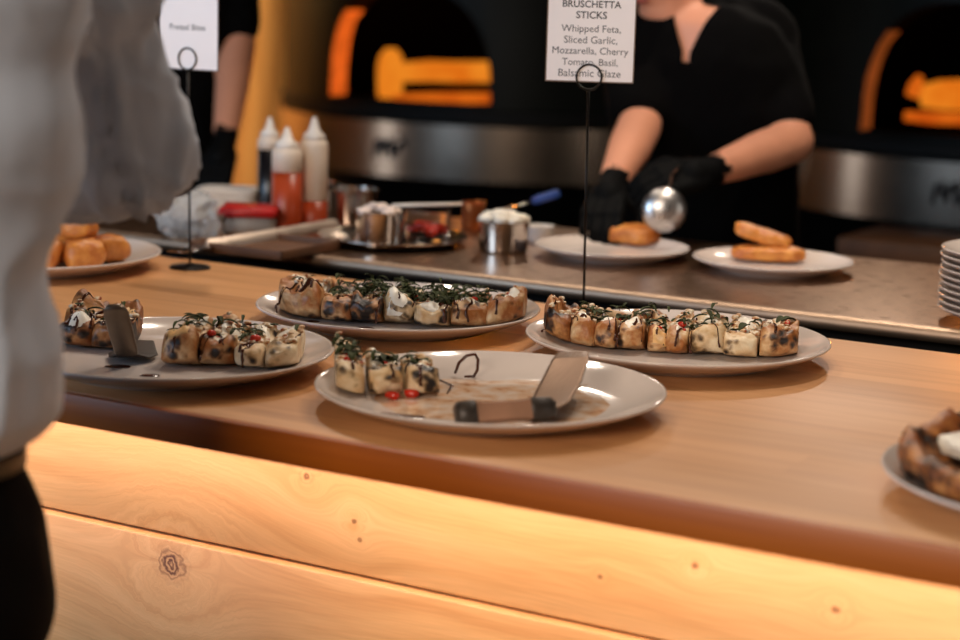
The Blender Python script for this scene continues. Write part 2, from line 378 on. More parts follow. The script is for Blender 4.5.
# bar: worktop, panel boards, body
CT = 1.0
root = thing('serving_counter', 'long maple serving counter with glowing pine front, plates of bread on top', 'counter', (-0.9, 1.84, 0))
inv = Matrix.Translation((0.9, -1.84, 0))
def under(o, r): o.parent = r; o.matrix_parent_inverse = Matrix.Translation(-r.location); return o
o = sharp(fin(box(B(), (-0.9, 1.8475, CT - 0.017), (4.6, 0.807, 0.034), 0.002), 'worktop', M['counter'])); under(o, root)
o = sharp(fin(box(B(), (-0.9, 1.440, CT - 0.0172), (4.6, 0.010, 0.0336), 0.003), 'painted_edge', M['edge'])); under(o, root); o['label'] = 'front edge of the worktop, its warm orange light painted in'
def board(zc, h, y, th):
    return fin(box(B(), (-0.9, y + th / 2, zc), (4.5, th, h), 0.003), 'front_board', M['panel'])
under(board(0.882, 0.164, 1.62, 0.03), root); under(board(0.66, 0.274, 1.613, 0.037), root)
under(board(0.389, 0.264, 1.615, 0.035), root); under(board(0.128, 0.254, 1.615, 0.035), root)
o = fin(box(B(), (-0.9, 1.93, 0.482), (4.4, 0.54, 0.963)), 'counter_body', M['oven_base'], smooth=False); under(o, root)

root = thing('steel_prep_table', 'stainless steel prep table behind the wooden counter', 'prep table', (-1.2, 2.7, 0))
bm = box(B(), (-1.2, 2.706, 0.990), (4.6, 0.575, 0.02), 0.002, seg=1)
under(sharp(fin(bm, 'steel_top', M['steel'])), root)
lip = [Vector((-3.5, 2.420 + 0.0105 * math.cos(q), 0.9898 + 0.0105 * math.sin(q))) for q in [math.pi * 2 * i / 20 for i in range(20)]]
bm = loft(B(), [lip, [p + Vector((4.6, 0, 0)) for p in lip]])
under(sharp(fin(bm, 'rolled_lip', steel('satin_steel_lip', (176, 150, 128), 0.5, (1, 14, 14), 0.05)), 50), root)
under(fin(box(B(), (-1.2, 2.72, 0.555), (4.5, 0.50, 0.85)), 'cabinet_body', M['oven_base'], smooth=False), root)
under(fin(box(B(), (-1.2, 2.72, 0.065), (4.4, 0.44, 0.13)), 'plinth', M['black_plastic'], smooth=False), root)

# ------------------------------------------------------------------ plates
def plate_bm(D=0.36, H=0.026, n=96):
    s = D / 0.36; h = H / 0.026
    prof = [(0, 0.004), (0.112, 0.004), (0.114, 0.0), (0.120, 0.0), (0.123, 0.004), (0.150, 0.010), (0.170, 0.0185), (0.1785, 0.0228), (0.180, 0.0245), (0.1793, 0.0258),
            (0.1775, 0.0260), (0.1755, 0.0248), (0.168, 0.0208), (0.150, 0.0135), (0.135, 0.0098), (0.118, 0.0080), (0.06, 0.0076), (0, 0.0076)]
    return lathe(B(), [(r * s, z * h) for r, z in prof], n)
def make_plate(xy, label, D=0.36, H=0.026, z=CT, group=None, name='dinner_plate'):
    o = fin(plate_bm(D, H), name, M['plate']); o.location = (xy[0], xy[1], z); return tag(o, label, 'plate', group)
GP = 'white plates along the wooden counter'
P3 = (-0.931, 1.638); PTR = (-0.894, 2.017); PBL = (-1.2665, 1.9857); PL = (-1.316, 1.5984); PFL = (-1.9335, 2.044); PR = (-0.3274, 1.6342)
make_plate(P3, 'nearly empty white plate smeared with oil, holding a server and three last sticks', group=GP)
make_plate(PTR, 'white plate holding the full row of bread sticks in front of the bruschetta sign', group=GP)
make_plate(PBL, 'white plate holding the bread heaped with shredded green basil', group=GP)
make_plate(PL, 'white plate beside the blue shirt, with a server standing in its gap', group=GP)
make_plate(PFL, 'white plate of golden bites under the raised elbow, next to the small sign', group=GP)
make_plate(PR, 'white plate holding the round charred pizza, cut off by the photo edge', group=GP)
INZ = CT + 0.0078

# ------------------------------------------------------------------ flatbread cut in sticks
RX = Vector((math.cos(YAW), math.sin(YAW), 0)); AWAY = Vector((-math.sin(YAW), math.cos(YAW), 0))
def supercube(nu, nv, nw, ex=4.0):
    """unit cube surface grid pushed onto a superellipsoid"""
    bm = bmesh.new(); key = {}
    def V(i, j, k):
        if (i, j, k) not in key:
            p = Vector((2 * i / nu - 1, 2 * j / nv - 1, 2 * k / nw - 1))
            q = (abs(p.x) ** ex + abs(p.y) ** ex + abs(p.z) ** ex) ** (1 / ex); key[(i, j, k)] = bm.verts.new(p / q)
        return key[(i, j, k)]
    for i in range(nu):
        for j in range(nv):
            for k in (0, nw): bm.faces.new((V(i, j, k), V(i + 1, j, k), V(i + 1, j + 1, k), V(i, j + 1, k)))
    for i in range(nu):
        for k in range(nw):
            for j in (0, nv): bm.faces.new((V(i, j, k), V(i + 1, j, k), V(i + 1, j, k + 1), V(i, j, k + 1)))
    for j in range(nv):
        for k in range(nw):
            for i in (0, nu): bm.faces.new((V(i, j, k), V(i, j + 1, k), V(i, j + 1, k + 1), V(i, j, k + 1)))
    return bm

def blob_food(bm, c, r, seed, amp=0.15, seg=24, ex=3.0, freq=60):
    b2 = supercube(seg, seg, max(8, seg // 2), ex)
    for v in b2.verts:
        p = Vector((v.co.x * r[0], v.co.y * r[1], v.co.z * r[2])); k = 1 + amp * nz(p, freq, seed) + amp * 0.5 * nz(p, freq * 2.3, seed + 2)
        v.co = p * k
    return merge(bm, b2, Matrix.Translation(Vector(c)))

def leaf_bm(bm, c, d, L, w, rnd, curl=0.3, up=Vector((0, 0, 1))):
    d = d.normalized(); s = d.cross(up).normalized(); n = s.cross(d); rows = []
    K = 6; sg = rnd.choice((-1, 1))
    for k in range(K + 1):
        f = k / K; wd_ = w * math.sin(math.pi * min(0.98, 0.06 + f * 0.9)) ** 0.8
        p = c + d * L * (f - 0.5) + n * (curl * L * (0.25 - (f - 0.5) ** 2) + 0.001) + s * sg * L * 0.18 * (f - 0.5) ** 2
        rows.append([bm.verts.new(p + s * wd_ * x * 0.5 + n * abs(x) * wd_ * 0.22) for x in (-1, -0.5, 0, 0.5, 1)])
    low = [[bm.verts.new(v.co - n * 0.0007) for v in r] for r in rows]
    for A, fl in ((rows, False), (low, True)):
        for a, b in zip(A, A[1:]):
            for i in range(4): bm.faces.new((a[i], a[i + 1], b[i + 1], b[i]) if not fl else (a[i], b[i], b[i + 1], a[i + 1]))
    return bm

def loafcube(nu, nv, nw, ex=3.0):
    bm = supercube(nu, nv, nw, 400.0)
    for v in bm.verts:
        y, z = v.co.y, v.co.z; r = max(abs(y), abs(z))
        if r > 1e-6:
            d = (abs(y) ** ex + abs(z) ** ex) ** (1 / ex); v.co.y, v.co.z = y / d * r, z / d * r
    return bm
def plate_rise(r):
    P_ = ((0, 0), (0.116, 0.0004), (0.135, 0.0028), (0.150, 0.0066), (0.168, 0.0138), (0.19, 0.02))
    for (a, b), (c, d) in zip(P_, P_[1:]):
        if r <= c: return b + (d - b) * (r - a) / (c - a)
    return 0.02
def top_hit(bvh, x, y, z0=0.3):
    h = bvh.ray_cast(Vector((x, y, z0)), Vector((0, 0, -1)))
    return h[0].z if h[0] is not None else None

def bread_piece(org, ang, v0, v1, L, Wd, H, seed, label, mat='bread', cheese=1, glaze=2, basil=1, toms=1, group=None, endcap=(False, False), shred=False, name='bread_stick', cat='bread stick', dip=0.30, zbase=INZ, plc=(0, 0), crumbs=16, heap=0):
    """one stick of a flatbread: local x runs along the loaf, y away from us; org is the loaf centre"""
    rnd = random.Random(seed); vm = (v0 + v1) / 2; hw = (v1 - v0) / 2 - 0.0004
    t_ = thing(name, label, cat, (0, 0, 0), 0, group)
    ca, sa = math.cos(ang), math.sin(ang)
    bx_, by_ = org[0] + ca * vm, org[1] + sa * vm
    t_.location = (bx_, by_, zbase); t_.rotation_euler = (0, 0, ang + rnd.uniform(-0.045, 0.045))
    def halfw(v): return Wd / 2 * max(0.05, (1 - min(0.995, abs(v / (L / 2))) ** 3.2)) ** (1 / 2.3)
    hk = H * rnd.uniform(0.88, 1.12); bm = loafcube(max(12, int(hw * 900)), 36, 12, 2.9)
    cr = bm.verts.layers.float.new('crust'); sh = rnd.uniform(-0.005, 0.005); tilt = rnd.uniform(-0.10, 0.10); sd0 = int(seed / 10)
    for v in bm.verts:
        p = v.co.copy(); vv = vm + p.x * hw; W = halfw(vv); edge = abs(p.y)
        e2 = max(edge, abs(vv) / (L / 2) if (endcap[0] and p.x < 0) or (endcap[1] and p.x > 0) else 0)
        rim = max(0.0, min(1.0, (e2 - 0.35) / 0.4)); rim = rim * rim * (3 - 2 * rim)
        h = hk * (1 - dip + dip * rim) * (1 + 0.30 * nz((vv, p.y * 0.03, 0.2), 34, sd0)) * (1 - 0.16 * abs(p.x) ** 5)
        z = (p.z + 1) / 2 * h
        x = p.x * hw; y = p.y * W * (1 - 0.13 * abs(p.x) ** 4) + sh
        z *= 1 + tilt * p.x
        dn = nz((vv, y, z), 48, seed) * 0.0052 + nz((vv, y, z), 120, seed + 3) * 0.0024
        z += max(-0.006, dn * 1.9) * (z / h)
        y += dn * (0.9 if edge > 0.7 else 0.2)
        wx, wy = bx_ + ca * x - sa * y, by_ + sa * x + ca * y
        v.co = Vector((x, y, max(0.0, z) + plate_rise(math.hypot(wx - plc[0], wy - plc[1])))); v[cr] = rim * (0.4 + 0.6 * (p.z + 1) / 2)
    bvh = BVHTree.FromBMesh(bm)
    fin(bm, 'crust', M[mat], t_)
    def zt(x, y):
        q = top_hit(bvh, max(-hw * 0.9, min(hw * 0.9, x)), y); return q if q is not None else hk * 0.4
    Wm = halfw(vm)
    npud = 2 if glaze > 1 else glaze
    for k in range(cheese + npud):
        cx, cy = rnd.uniform(-0.2, 0.2) * hw, rnd.uniform(-0.75, 0.6) * Wm; rx, ry = hw * rnd.uniform(0.7, 0.9), min(Wm * 0.5, rnd.uniform(0.02, 0.04))
        if k >= cheese: cx, cy, rx, ry = rnd.uniform(-0.6, 0.6) * hw, rnd.uniform(-0.88, 0.5) * Wm, hw * rnd.uniform(0.2, 0.4), rnd.uniform(0.004, 0.011)
        b2 = B(); N_, K_ = 20, 5; rings = []
        for kk in range(K_ + 1):
            f = kk / K_; rg = []
            for i in range(N_):
                a = 2 * math.pi * i / N_; rr = f * (1 + (0.28 if k < cheese else 0.5) * nz((math.cos(a), math.sin(a), k), 1.6, seed + k * 5))
                x = max(-hw * 0.93, min(hw * 0.93, cx + rx * rr * math.cos(a))); y = cy + ry * rr * math.sin(a); y = max(-Wm * 0.97, min(Wm * 0.97, y))
                z = zt(x, y) + (0.0028 if k < cheese else 0.0016) * (1 - f ** 3) + 0.0010 * nz((x, y, 0), 120, seed) - 0.0006
                rg.append(b2.verts.new((x, y, z)))
            rings.append(rg)
        for a, b in zip(rings, rings[1:]):
            for i in range(N_): j = (i + 1) % N_; b2.faces.new((a[i], a[j], b[j], b[i]))
        bmesh.ops.remove_doubles(b2, verts=b2.verts, dist=1e-5)
        fin(b2, 'melted_cheese' if k < cheese else 'glaze_pool', M['glaze'] if k >= cheese else M['cheese' if rnd.random() < 0.75 else 'cheese_brown'], t_)
    for k in range(glaze):
        x0 = rnd.uniform(-0.8, 0.8) * hw; pts = []; rad = []; ph = rnd.uniform(0, 6)
        ya, yb = -Wm * rnd.uniform(0.75, 1.0), Wm * rnd.uniform(0.2, 0.9); nn = 22
        for i in range(nn):
            f = i / (nn - 1); y = ya + (yb - ya) * f; x = x0 + hw * 0.45 * math.sin(ph + f * 5.5) + 0.002 * nz((f * 3, k, 0), 3, seed)
            x = max(-hw * 0.88, min(hw * 0.88, x)); pts.append((x, y, zt(x, y) + 0.0006)); rad.append(0.0006 + 0.0012 * abs(math.sin(f * 7 + ph)) ** 2)
        if pts: 
            # run down the near end of the crust
            fx, fy, fz = pts[0]
            low = []
            for i in range(6):
                zz = fz * (1 - i / 6.5); low.append((fx + 0.004 * nz((i * 0.31, seed, k), 1.3, seed), -Wm * (1.0 + 0.075 * math.sin(math.pi * zz / hk)) + sh - 0.0004, zz))
            if rnd.random() < 0.35: n_l = rnd.randint(2, 6); pts = low[:n_l][::-1] + pts; rad = [rnd.uniform(0.0010, 0.0022) for _ in range(n_l)] + rad
        fin(tube(B(), pts, rad, 6), 'balsamic_drizzle', M['glaze'], t_)
    for k in range(basil):
        x, y = rnd.uniform(-0.7, 0.7) * hw, rnd.uniform(-0.55, 0.75) * Wm; a = rnd.uniform(0, 6.28)
        L_ = rnd.uniform(0.014, 0.024); w_ = L_ * (0.22 if shred else 0.5)
        lift = rnd.uniform(0.001, 0.010 if shred else 0.004)
        fin(leaf_bm(B(), Vector((x, y, zt(x, y) + lift)), Vector((math.cos(a), math.sin(a), rnd.uniform(-0.3, 0.3))), L_, w_, rnd, 0.5), 'basil_leaf', M['basil'], t_)
    for k in range(toms):
        x, y = rnd.uniform(-0.6, 0.6) * hw, rnd.uniform(-0.6, 0.5) * Wm; r = rnd.uniform(0.0035, 0.0055)
        b2 = ball(B(), (x, y, zt(x, y) + r * 0.45), (r * 1.2, r, r * 0.75), 12, Matrix.Rotation(rnd.uniform(0, 3), 3, 'Z'))
        fin(displace(b2, lambda c: 0.0008 * nz(c, 300, seed)), 'tomato_piece', M['tomato'], t_)
    if heap:
        b2 = B(); up_ = Vector((0, 0, 1))
        for k in range(heap):
            x, y = rnd.uniform(-1.0, 1.0) * hw, rnd.gauss(0.12, 0.30) * Wm; a = rnd.uniform(0, 6.28); L_ = rnd.uniform(0.012, 0.022)
            leaf_bm(b2, Vector((x, y, zt(x, y) + rnd.uniform(0.001, 0.013))), Vector((math.cos(a), math.sin(a), rnd.uniform(-0.5, 0.5))), L_, L_ * 0.26, rnd, 0.6)
        o = fin(b2, 'shredded_basil', M['basil'], t_); o['kind'] = 'stuff'
    if crumbs:
        b2 = B()
        for k in range(crumbs):
            x, y = rnd.uniform(-0.85, 0.85) * hw, rnd.uniform(-0.6, 0.85) * Wm; s_ = rnd.uniform(0.0022, 0.0054)
            blob_food(b2, (x, y, zt(x, y) + s_ * 0.4), (s_, s_ * rnd.uniform(0.5, 1), s_ * 0.55), seed + k, 0.45, 6, 2.6, 150)
        o = fin(b2, 'crumbled_topping', M['crumb'], t_); o['kind'] = 'stuff'
    return t_

ORD = ['first', 'second', 'third', 'fourth', 'fifth', 'sixth', 'seventh', 'eighth', 'ninth']
def loaf_center(px, py, Wd, ang):
    p = at_z(px, py, INZ); n = Vector((-math.sin(ang), math.cos(ang), 0)); return p + n * (Wd / 2)

# plate in front of the sign: nine sticks
G = 'bread sticks on the plate in front of the sign'
a = math.radians(20); c = loaf_center(668, 357, 0.13, a); cuts = [-0.155, -0.118, -0.088, -0.060, -0.028, -0.004, 0.022, 0.064, 0.103, 0.148]
looks = ['charred leftmost end piece', 'second stick, beside the charred end', 'third stick from the charred end, browned', 'fourth stick from the charred end', 'middle stick, dark glaze run down its front', 'stick just right of the middle one', 'wide pale stick, third from the right end', 'stick with white cheese, next to the right end', 'rightmost end piece, browned tip']
mats = ['bread_dark', 'bread', 'bread', 'bread', 'bread', 'bread', 'bread_pale', 'bread_pale', 'bread']
for i in range(9):
    bread_piece(c, a, cuts[i], cuts[i + 1], 0.315, 0.13, 0.034 if i else 0.040, 11 + i, looks[i] + ', on the plate below the sign', mats[i], cheese=(0, 1, 1, 2, 2, 2, 2, 3, 1)[i],
                glaze=(1, 2, 2, 2, 3, 2, 2, 0, 1)[i], basil=(0, 3, 6, 5, 3, 2, 4, 2, 2)[i], toms=(0, 0, 1, 2, 1, 2, 1, 0, 1)[i], group=G, endcap=(i == 0, i == 8), plc=PTR, crumbs=22, heap=(0, 10, 24, 20, 6, 4, 14, 4, 0)[i])
# back-left plate: heaped basil
G = 'bread sticks on the plate heaped with basil'
a = math.radians(24); c = loaf_center(398, 327.5, 0.125, a); cuts = [-0.160, -0.100, -0.060, -0.020, 0.020, 0.062, 0.108, 0.152]
looks = ['curled browned left end piece', 'pale second piece from the left end', 'third piece from the left end, glaze on its front', 'middle piece under the thickest heap of shredded basil', 'tomato-topped piece right of the middle', 'pale piece with a brown blister, next to the right end', 'right end piece with a charred tip']
for i in range(7):
    bread_piece(c, a, cuts[i], cuts[i + 1], 0.325, 0.125, (0.047, 0.041, 0.037, 0.035, 0.034, 0.034, 0.032)[i], 41 + i, looks[i] + ', on the basil plate', ('bread', 'bread', 'bread', 'bread_pale', 'bread_pale', 'bread', 'bread')[i],
                cheese=(1, 1, 1, 1, 1, 2, 1)[i], glaze=(3, 2, 2, 2, 2, 2, 1)[i], basil=(2, 2, 4, 4, 4, 3, 1)[i], toms=(0, 1, 1, 1, 2, 1, 2)[i], group=G, endcap=(i == 0, i == 6), shred=True, plc=PBL, heap=(0, 26, 70, 90, 80, 40, 0)[i])
# left plate beside the shirt
G = 'bread pieces on the plate beside the blue shirt'
a = math.radians(27); c = loaf_center(222, 371, 0.12, a); cuts = [-0.068, -0.028, 0.012, 0.044, 0.078]
looks = ['inner piece nearest the gap with the server', 'piece with a tomato on top, second from the server gap', 'pale piece, second from the right end', 'right end piece with a black tip']
for i in range(4):
    bread_piece(c, a, cuts[i], cuts[i + 1], 0.20, 0.12, (0.040, 0.036, 0.033, 0.031)[i], 71 + i, looks[i] + ', plate beside the blue shirt', ('bread', 'bread', 'bread_pale', 'bread_pale')[i],
                cheese=2, glaze=(3, 3, 2, 1)[i], basil=(6, 4, 5, 1)[i], toms=(2, 3, 2, 0)[i], group=G, endcap=(False, i == 3), shred=True, plc=PL, crumbs=26, heap=(14, 8, 10, 0)[i])
c = loaf_center(95, 352, 0.10, a); cuts = [-0.045, -0.005, 0.032]
for i in range(2):
    bread_piece(c, a, cuts[i], cuts[i + 1], 0.16, 0.10, 0.036, 81 + i, ('dark glazed piece touching the blue shirt', 'dark glazed piece just behind the standing server')[i], 'bread_dark', cheese=1, glaze=4, basil=5, toms=0, group=G, endcap=(i == 0, False), shred=True, plc=PL)
# nearly empty plate: three leftovers
G = 'last bread sticks on the nearly empty plate'
a = math.radians(38); c = loaf_center(372, 399, 0.085, a)
cuts = [-0.036, -0.002, 0.036, 0.074]
for i in range(3):
    cc = c
    bread_piece(cc, a, cuts[i], cuts[i + 1] - 0.004, 0.19, (0.105, 0.09, 0.085)[i], (0.036, 0.032, 0.030)[i], 91 + i, ('leftmost of the last three sticks, green herbs over white cheese', 'middle one of the last three sticks, dark leaf on its front', 'last stick beside the loop of dark glaze')[i] + ', nearly empty plate', 'bread_pale', cheese=3, glaze=1, basil=(7, 6, 3)[i], toms=(2, 1, 0)[i], group=G, shred=False, plc=P3, heap=(14, 10, 4)[i])

# residue and crumbs on the nearly empty plate
def disc_film(name, xy, rx, ry, z, seed, mat, rz=0):
    b2 = B(); N_, K_ = 72, 8; rings = []
    for k in range(K_ + 1):
        f = k / K_
        rings.append([b2.verts.new((f * rx * (1 + 0.22 * nz((math.cos(x), math.sin(x), 0), 2.1, seed)) * math.cos(x), f * ry * (1 + 0.22 * nz((math.cos(x), math.sin(x), 0), 2.1, seed)) * math.sin(x),
                                    0.0009 * (1 - f ** 4) + 0.0003 * nz((f * rx * math.cos(x), f * ry * math.sin(x), 0), 90, seed))) for x in [2 * math.pi * i / N_ for i in range(N_)]])
    for p, q in zip(rings, rings[1:]):
        for i in range(N_): j = (i + 1) % N_; b2.faces.new((p[i], p[j], q[j], q[i]))
    bmesh.ops.remove_doubles(b2, verts=b2.verts, dist=1e-6)
    o = fin(b2, name, mat); o.location = (xy[0], xy[1], z); o.rotation_euler = (0, 0, rz); return o
o = disc_film('oil_smear', (P3[0] + 0.004, P3[1] + 0.004), 0.122, 0.112, INZ + 0.0002, 5, M['oil'], 0.5); tag(o, 'brown oily smear across the nearly empty plate', 'sauce smear')
for k, (px, py) in enumerate(((393, 396), (412, 394))):
    p = at_z(px, py, INZ + 0.004); o = fin(displace(ball(B(), (0, 0, 0.004), (0.0085, 0.006, 0.0045), 14), lambda c: 0.0016 * nz(c, 160, k)), 'tomato_chunk', M['tomato']); o.location = (p.x, p.y, INZ + 0.0006)
    tag(o, ('red tomato chunk on the nearly empty plate, the one nearer its left rim', 'red tomato chunk on the nearly empty plate, the one nearer the server')[k], 'tomato', 'tomato chunks on the nearly empty plate')
# loop of glaze standing off the last stick
pts = [at_z(px, py, INZ + 0.0) for px, py in ((452, 372), (458, 366))]
b0 = at_z(455, 377, INZ)
loop = [b0 + RX * x + Vector((0, 0, z)) for x, z in ((0, 0.004), (0.004, 0.016), (0.012, 0.024), (0.021, 0.026), (0.0245, 0.020), (0.024, 0.008), (0.020, 0.001), (0.010, 0.0005))]
o = fin(tube(B(), loop, [0.0016, 0.0018, 0.0018, 0.0018, 0.0018, 0.0018, 0.0018, 0.0015], 8), 'glaze_loop', M['glaze']); tag(o, 'curled loop of hard dark glaze beside the last stick', 'glaze')
for k, pl in enumerate((((470, 370), (490, 371), (508, 373)), ((578, 387), (590, 385), (604, 388), (622, 392)), ((440, 380), (452, 386), (447, 394)), ((500, 362), (520, 364), (540, 366)), ((380, 413), (400, 416), (425, 417)))):
    pp = [at_z(x, y, INZ + 0.001) for x, y in pl]
    o = fin(tube(B(), pp, [0.001] + [0.002] * (len(pp) - 2) + [0.001], 8), 'glaze_streak', M['glaze'] if k != 1 else M['oil'])
    tag(o, ('dark glaze streak behind the oil smear, nearest the loop', 'amber oil streak right of the server blade', 'short dark streak below the loop of glaze', 'thin dark streak along the far side of the empty plate', 'dark streak near the front rim of the empty plate')[k], 'glaze', 'glaze streaks on the nearly empty plate')
# glaze drops on other plates
for k, (px, py, s) in enumerate(((312, 321, 0.010), (365, 328, 0.012), (150, 375, 0.011), (118, 366, 0.014), (282, 355, 0.006))):
    p = at_z(px, py, INZ + 0.001); o = disc_film('glaze_drop', (p.x, p.y), s, s * 0.6, INZ + 0.0006, 20 + k, M['glaze'], YAW)
    tag(o, ('dark glaze drop before the left end of the basil bread', 'dark glaze drop under the middle of the basil bread', 'long glaze drop at the front of the plate beside the shirt', 'wide glaze puddle under the standing server', 'small glaze drop near the right rim of the plate beside the shirt')[k], 'glaze', 'glaze drops on the plates')

# ------------------------------------------------------------------ cake servers
root = thing('pie_server', 'brown-handled server lying across the nearly empty plate, blade leaning on its rim', 'server', at_z(545, 412, INZ))
inroot = under
h0 = at_z(458, 415, INZ + 0.014); h1 = at_z(550, 408, INZ + 0.016)
def slab(bm, pts, widths, thick, side):
    """flat bar along pts; side vectors give its width direction"""
    T, _ = frames([Vector(p) for p in pts]); rings = []
    for p, w, t_, s, tt in zip(pts, widths, thick, side, T):
        s = (s - tt * s.dot(tt)).normalized(); n = tt.cross(s).normalized(); r = []
        for x, y in ((-1, -0.6), (-0.85, -1), (0.85, -1), (1, -0.6), (1, 0.6), (0.85, 1), (-0.85, 1), (-1, 0.6)): r.append(Vector(p) + s * w / 2 * x + n * t_ / 2 * y)
        rings.append(r)
    return loft(bm, rings)
up = Vector((0, 0, 1)); hd = (h1 - h0); sd = (AWAY * 0.45 + up * 0.9)
hp = [h0.lerp(h1, f) for f in (0, 0.02, 0.06, 0.3, 0.6, 0.78)]
inroot(sharp(fin(slab(B(), hp, [0.012, 0.021, 0.0235, 0.021, 0.019, 0.021], [0.010, 0.016, 0.018, 0.016, 0.015, 0.015], [sd] * 6), 'handle', flat('rosewood_handle', (158, 118, 94), 0.4, var=0.2), label='brown wooden handle'), 50), root)
hp = [h0 - (h1 - h0) * 0.02, h0.lerp(h1, 0.17)]
inroot(fin(slab(B(), [h0.lerp(h1, f) for f in (-0.02, 0.0, 0.16, 0.18)], [0.016, 0.0245, 0.0255, 0.024], [0.014, 0.019, 0.0195, 0.018], [sd] * 4), 'end_cap', M['server_dark']), root)
inroot(fin(slab(B(), [h0.lerp(h1, f) for f in (0.76, 0.8, 1.0, 1.06)], [0.020, 0.0225, 0.020, 0.012], [0.014, 0.017, 0.015, 0.006], [sd] * 4), 'bolster', M['server_dark']), root)
tip = at_z(573, 352, CT + 0.052); base = h1 + Vector((0, 0, -0.002)) - hd * 0.06
bl = []; W_ = []; T_ = []; S_ = []
for f, w in ((0, 0.018), (0.08, 0.034), (0.2, 0.042), (0.55, 0.044), (0.9, 0.040), (1.0, 0.034)):
    q = base.lerp(tip, f) + Vector((0, 0, -0.006 * math.sin(math.pi * f))); bl.append(q); W_.append(w); T_.append(0.0016); S_.append(RX * 0.9 + up * 0.15 - AWAY * 0.15)
inroot(fin(slab(B(), bl, W_, T_, S_), 'blade', M['server']), root)

root = thing('cake_server', 'steel server standing up from the gap in the bread beside the blue shirt', 'server', at_z(128, 358, INZ))
top = at_z(113, 306, CT + 0.075) ; bot = at_z(127, 354, INZ + 0.012)
top = at_d(114, 306, (bot - CAMP).dot(_F) - 0.045)
pts = [top + (top - bot) * 0.02] + [top.lerp(bot, f) for f in (0.0, 0.06, 0.15, 0.5, 0.85, 1.0)]
inroot(fin(slab(B(), pts, [0.008, 0.016, 0.023, 0.027, 0.0265, 0.0255, 0.024], [0.004] + [0.007] * 6, [RX] * 7), 'handle', flat('brushed_grey_handle', (112, 96, 80), 0.35, 0.55), label='broad brushed grey handle'), root)
p0 = at_z(98, 362, INZ + 0.003); p1 = at_z(150, 358, INZ + 0.004)
inroot(fin(slab(B(), [bot + Vector((0, 0, 0.0)), bot - AWAY * -0.012 + up * -0.006, bot + AWAY * 0.035 - up * 0.007, bot + AWAY * 0.11 - up * 0.0065], [0.022, 0.045, 0.055, 0.02], [0.002] * 4, [RX] * 4), 'blade', M['server_dark']), root)

# ------------------------------------------------------------------ right plate: round pizza; far-left plate: bites
root = thing('pizza', 'round pizza with a blistered charred rim and white cheese, cut off by the photo edge', 'pizza', (PR[0], PR[1], INZ))
b2 = B(); N_ = 120; prof = [(0, 0.010), (0.5, 0.011), (0.80, 0.013), (0.86, 0.024), (0.91, 0.034), (0.96, 0.033), (0.995, 0.024), (1.0, 0.014), (0.97, 0.006), (0.9, 0.002), (0, 0.0)]
lathe(b2, [(r * 0.167, z * 0.9) for r, z in prof], N_)
bmesh.ops.subdivide_edges(b2, edges=[e for e in b2.edges if e.calc_length() > 0.012], cuts=2, use_grid_fill=True)
cl = b2.verts.layers.float.new('crust')
for v in b2.verts:
    r_ = v.co.xy.length / 0.167; k = max(0, min(1, (r_ - 0.7) / 0.15)); v[cl] = k
    d = nz(v.co, 36, 3) * 0.009 + nz(v.co, 90, 5) * 0.006
    if v.co.z > 0.004: v.co.z += d * (0.3 + k)
    if k > 0.5: v.co.xy *= 1 + d * 0.8
    v.co.z += plate_rise(v.co.xy.length)
pz = BVHTree.FromBMesh(b2)
fin(b2, 'crust', bread_mat('blistered_crust', (216, 152, 86), (150, 84, 38), (36, 20, 12), 0.0, 0.22), root)
rnd = random.Random(5)
for k in range(9):
    an = k * 0.7 + rnd.uniform(-0.2, 0.2) + 2.2; rr = rnd.uniform(0.02, 0.085); x, y = rr * math.cos(an), rr * math.sin(an)
    s = rnd.uniform(0.018, 0.032); bm = blob_food(B(), (x, y, 0.014), (s, s * 0.8, 0.005), 30 + k, 0.3, 16); fin(bm, 'melted_cheese', M['cheese'], root)
fin(blob_food(B(), (-0.100, 0.020, 0.024), (0.036, 0.034, 0.010), 44, 0.25, 18), 'melted_cheese', M['cheese'], root)

G = 'golden bites on the plate under the elbow'
for k, (dx, dy, dz, s, rz) in enumerate(((0.02, -0.055, 0, 0.030, 0.2), (0.075, -0.04, 0, 0.030, 0.9), (-0.045, -0.045, 0, 0.031, -0.4), (0.100, 0.02, 0, 0.028, 1.3), (0.03, 0.01, 0.0, 0.030, 0.5), (0.062, -0.012, 0.038, 0.028, 0.2))):
    w = PFL[0] + RX.x * dx + AWAY.x * dy, PFL[1] + RX.y * dx + AWAY.y * dy
    bm = blob_food(B(), (0, 0, 0.02), (s, s * 0.8, 0.020), 60 + k, 0.16, 18, 3.2, 40)
    o = fin(bm, 'pretzel_bite', M['bun']); o.location = (w[0], w[1], INZ + dz + 0.001); o.rotation_euler = (0.1, 0, rz)
    tag(o, ('golden bite at the front middle of the elbow plate', 'golden bite at the front right of the elbow plate', 'golden bite behind the shirt edge on the elbow plate', 'golden bite nearest the right rim of the elbow plate', 'golden bite in the middle of the elbow plate', 'topmost browned bite resting on the others under the elbow')[k], 'bread bite', G)

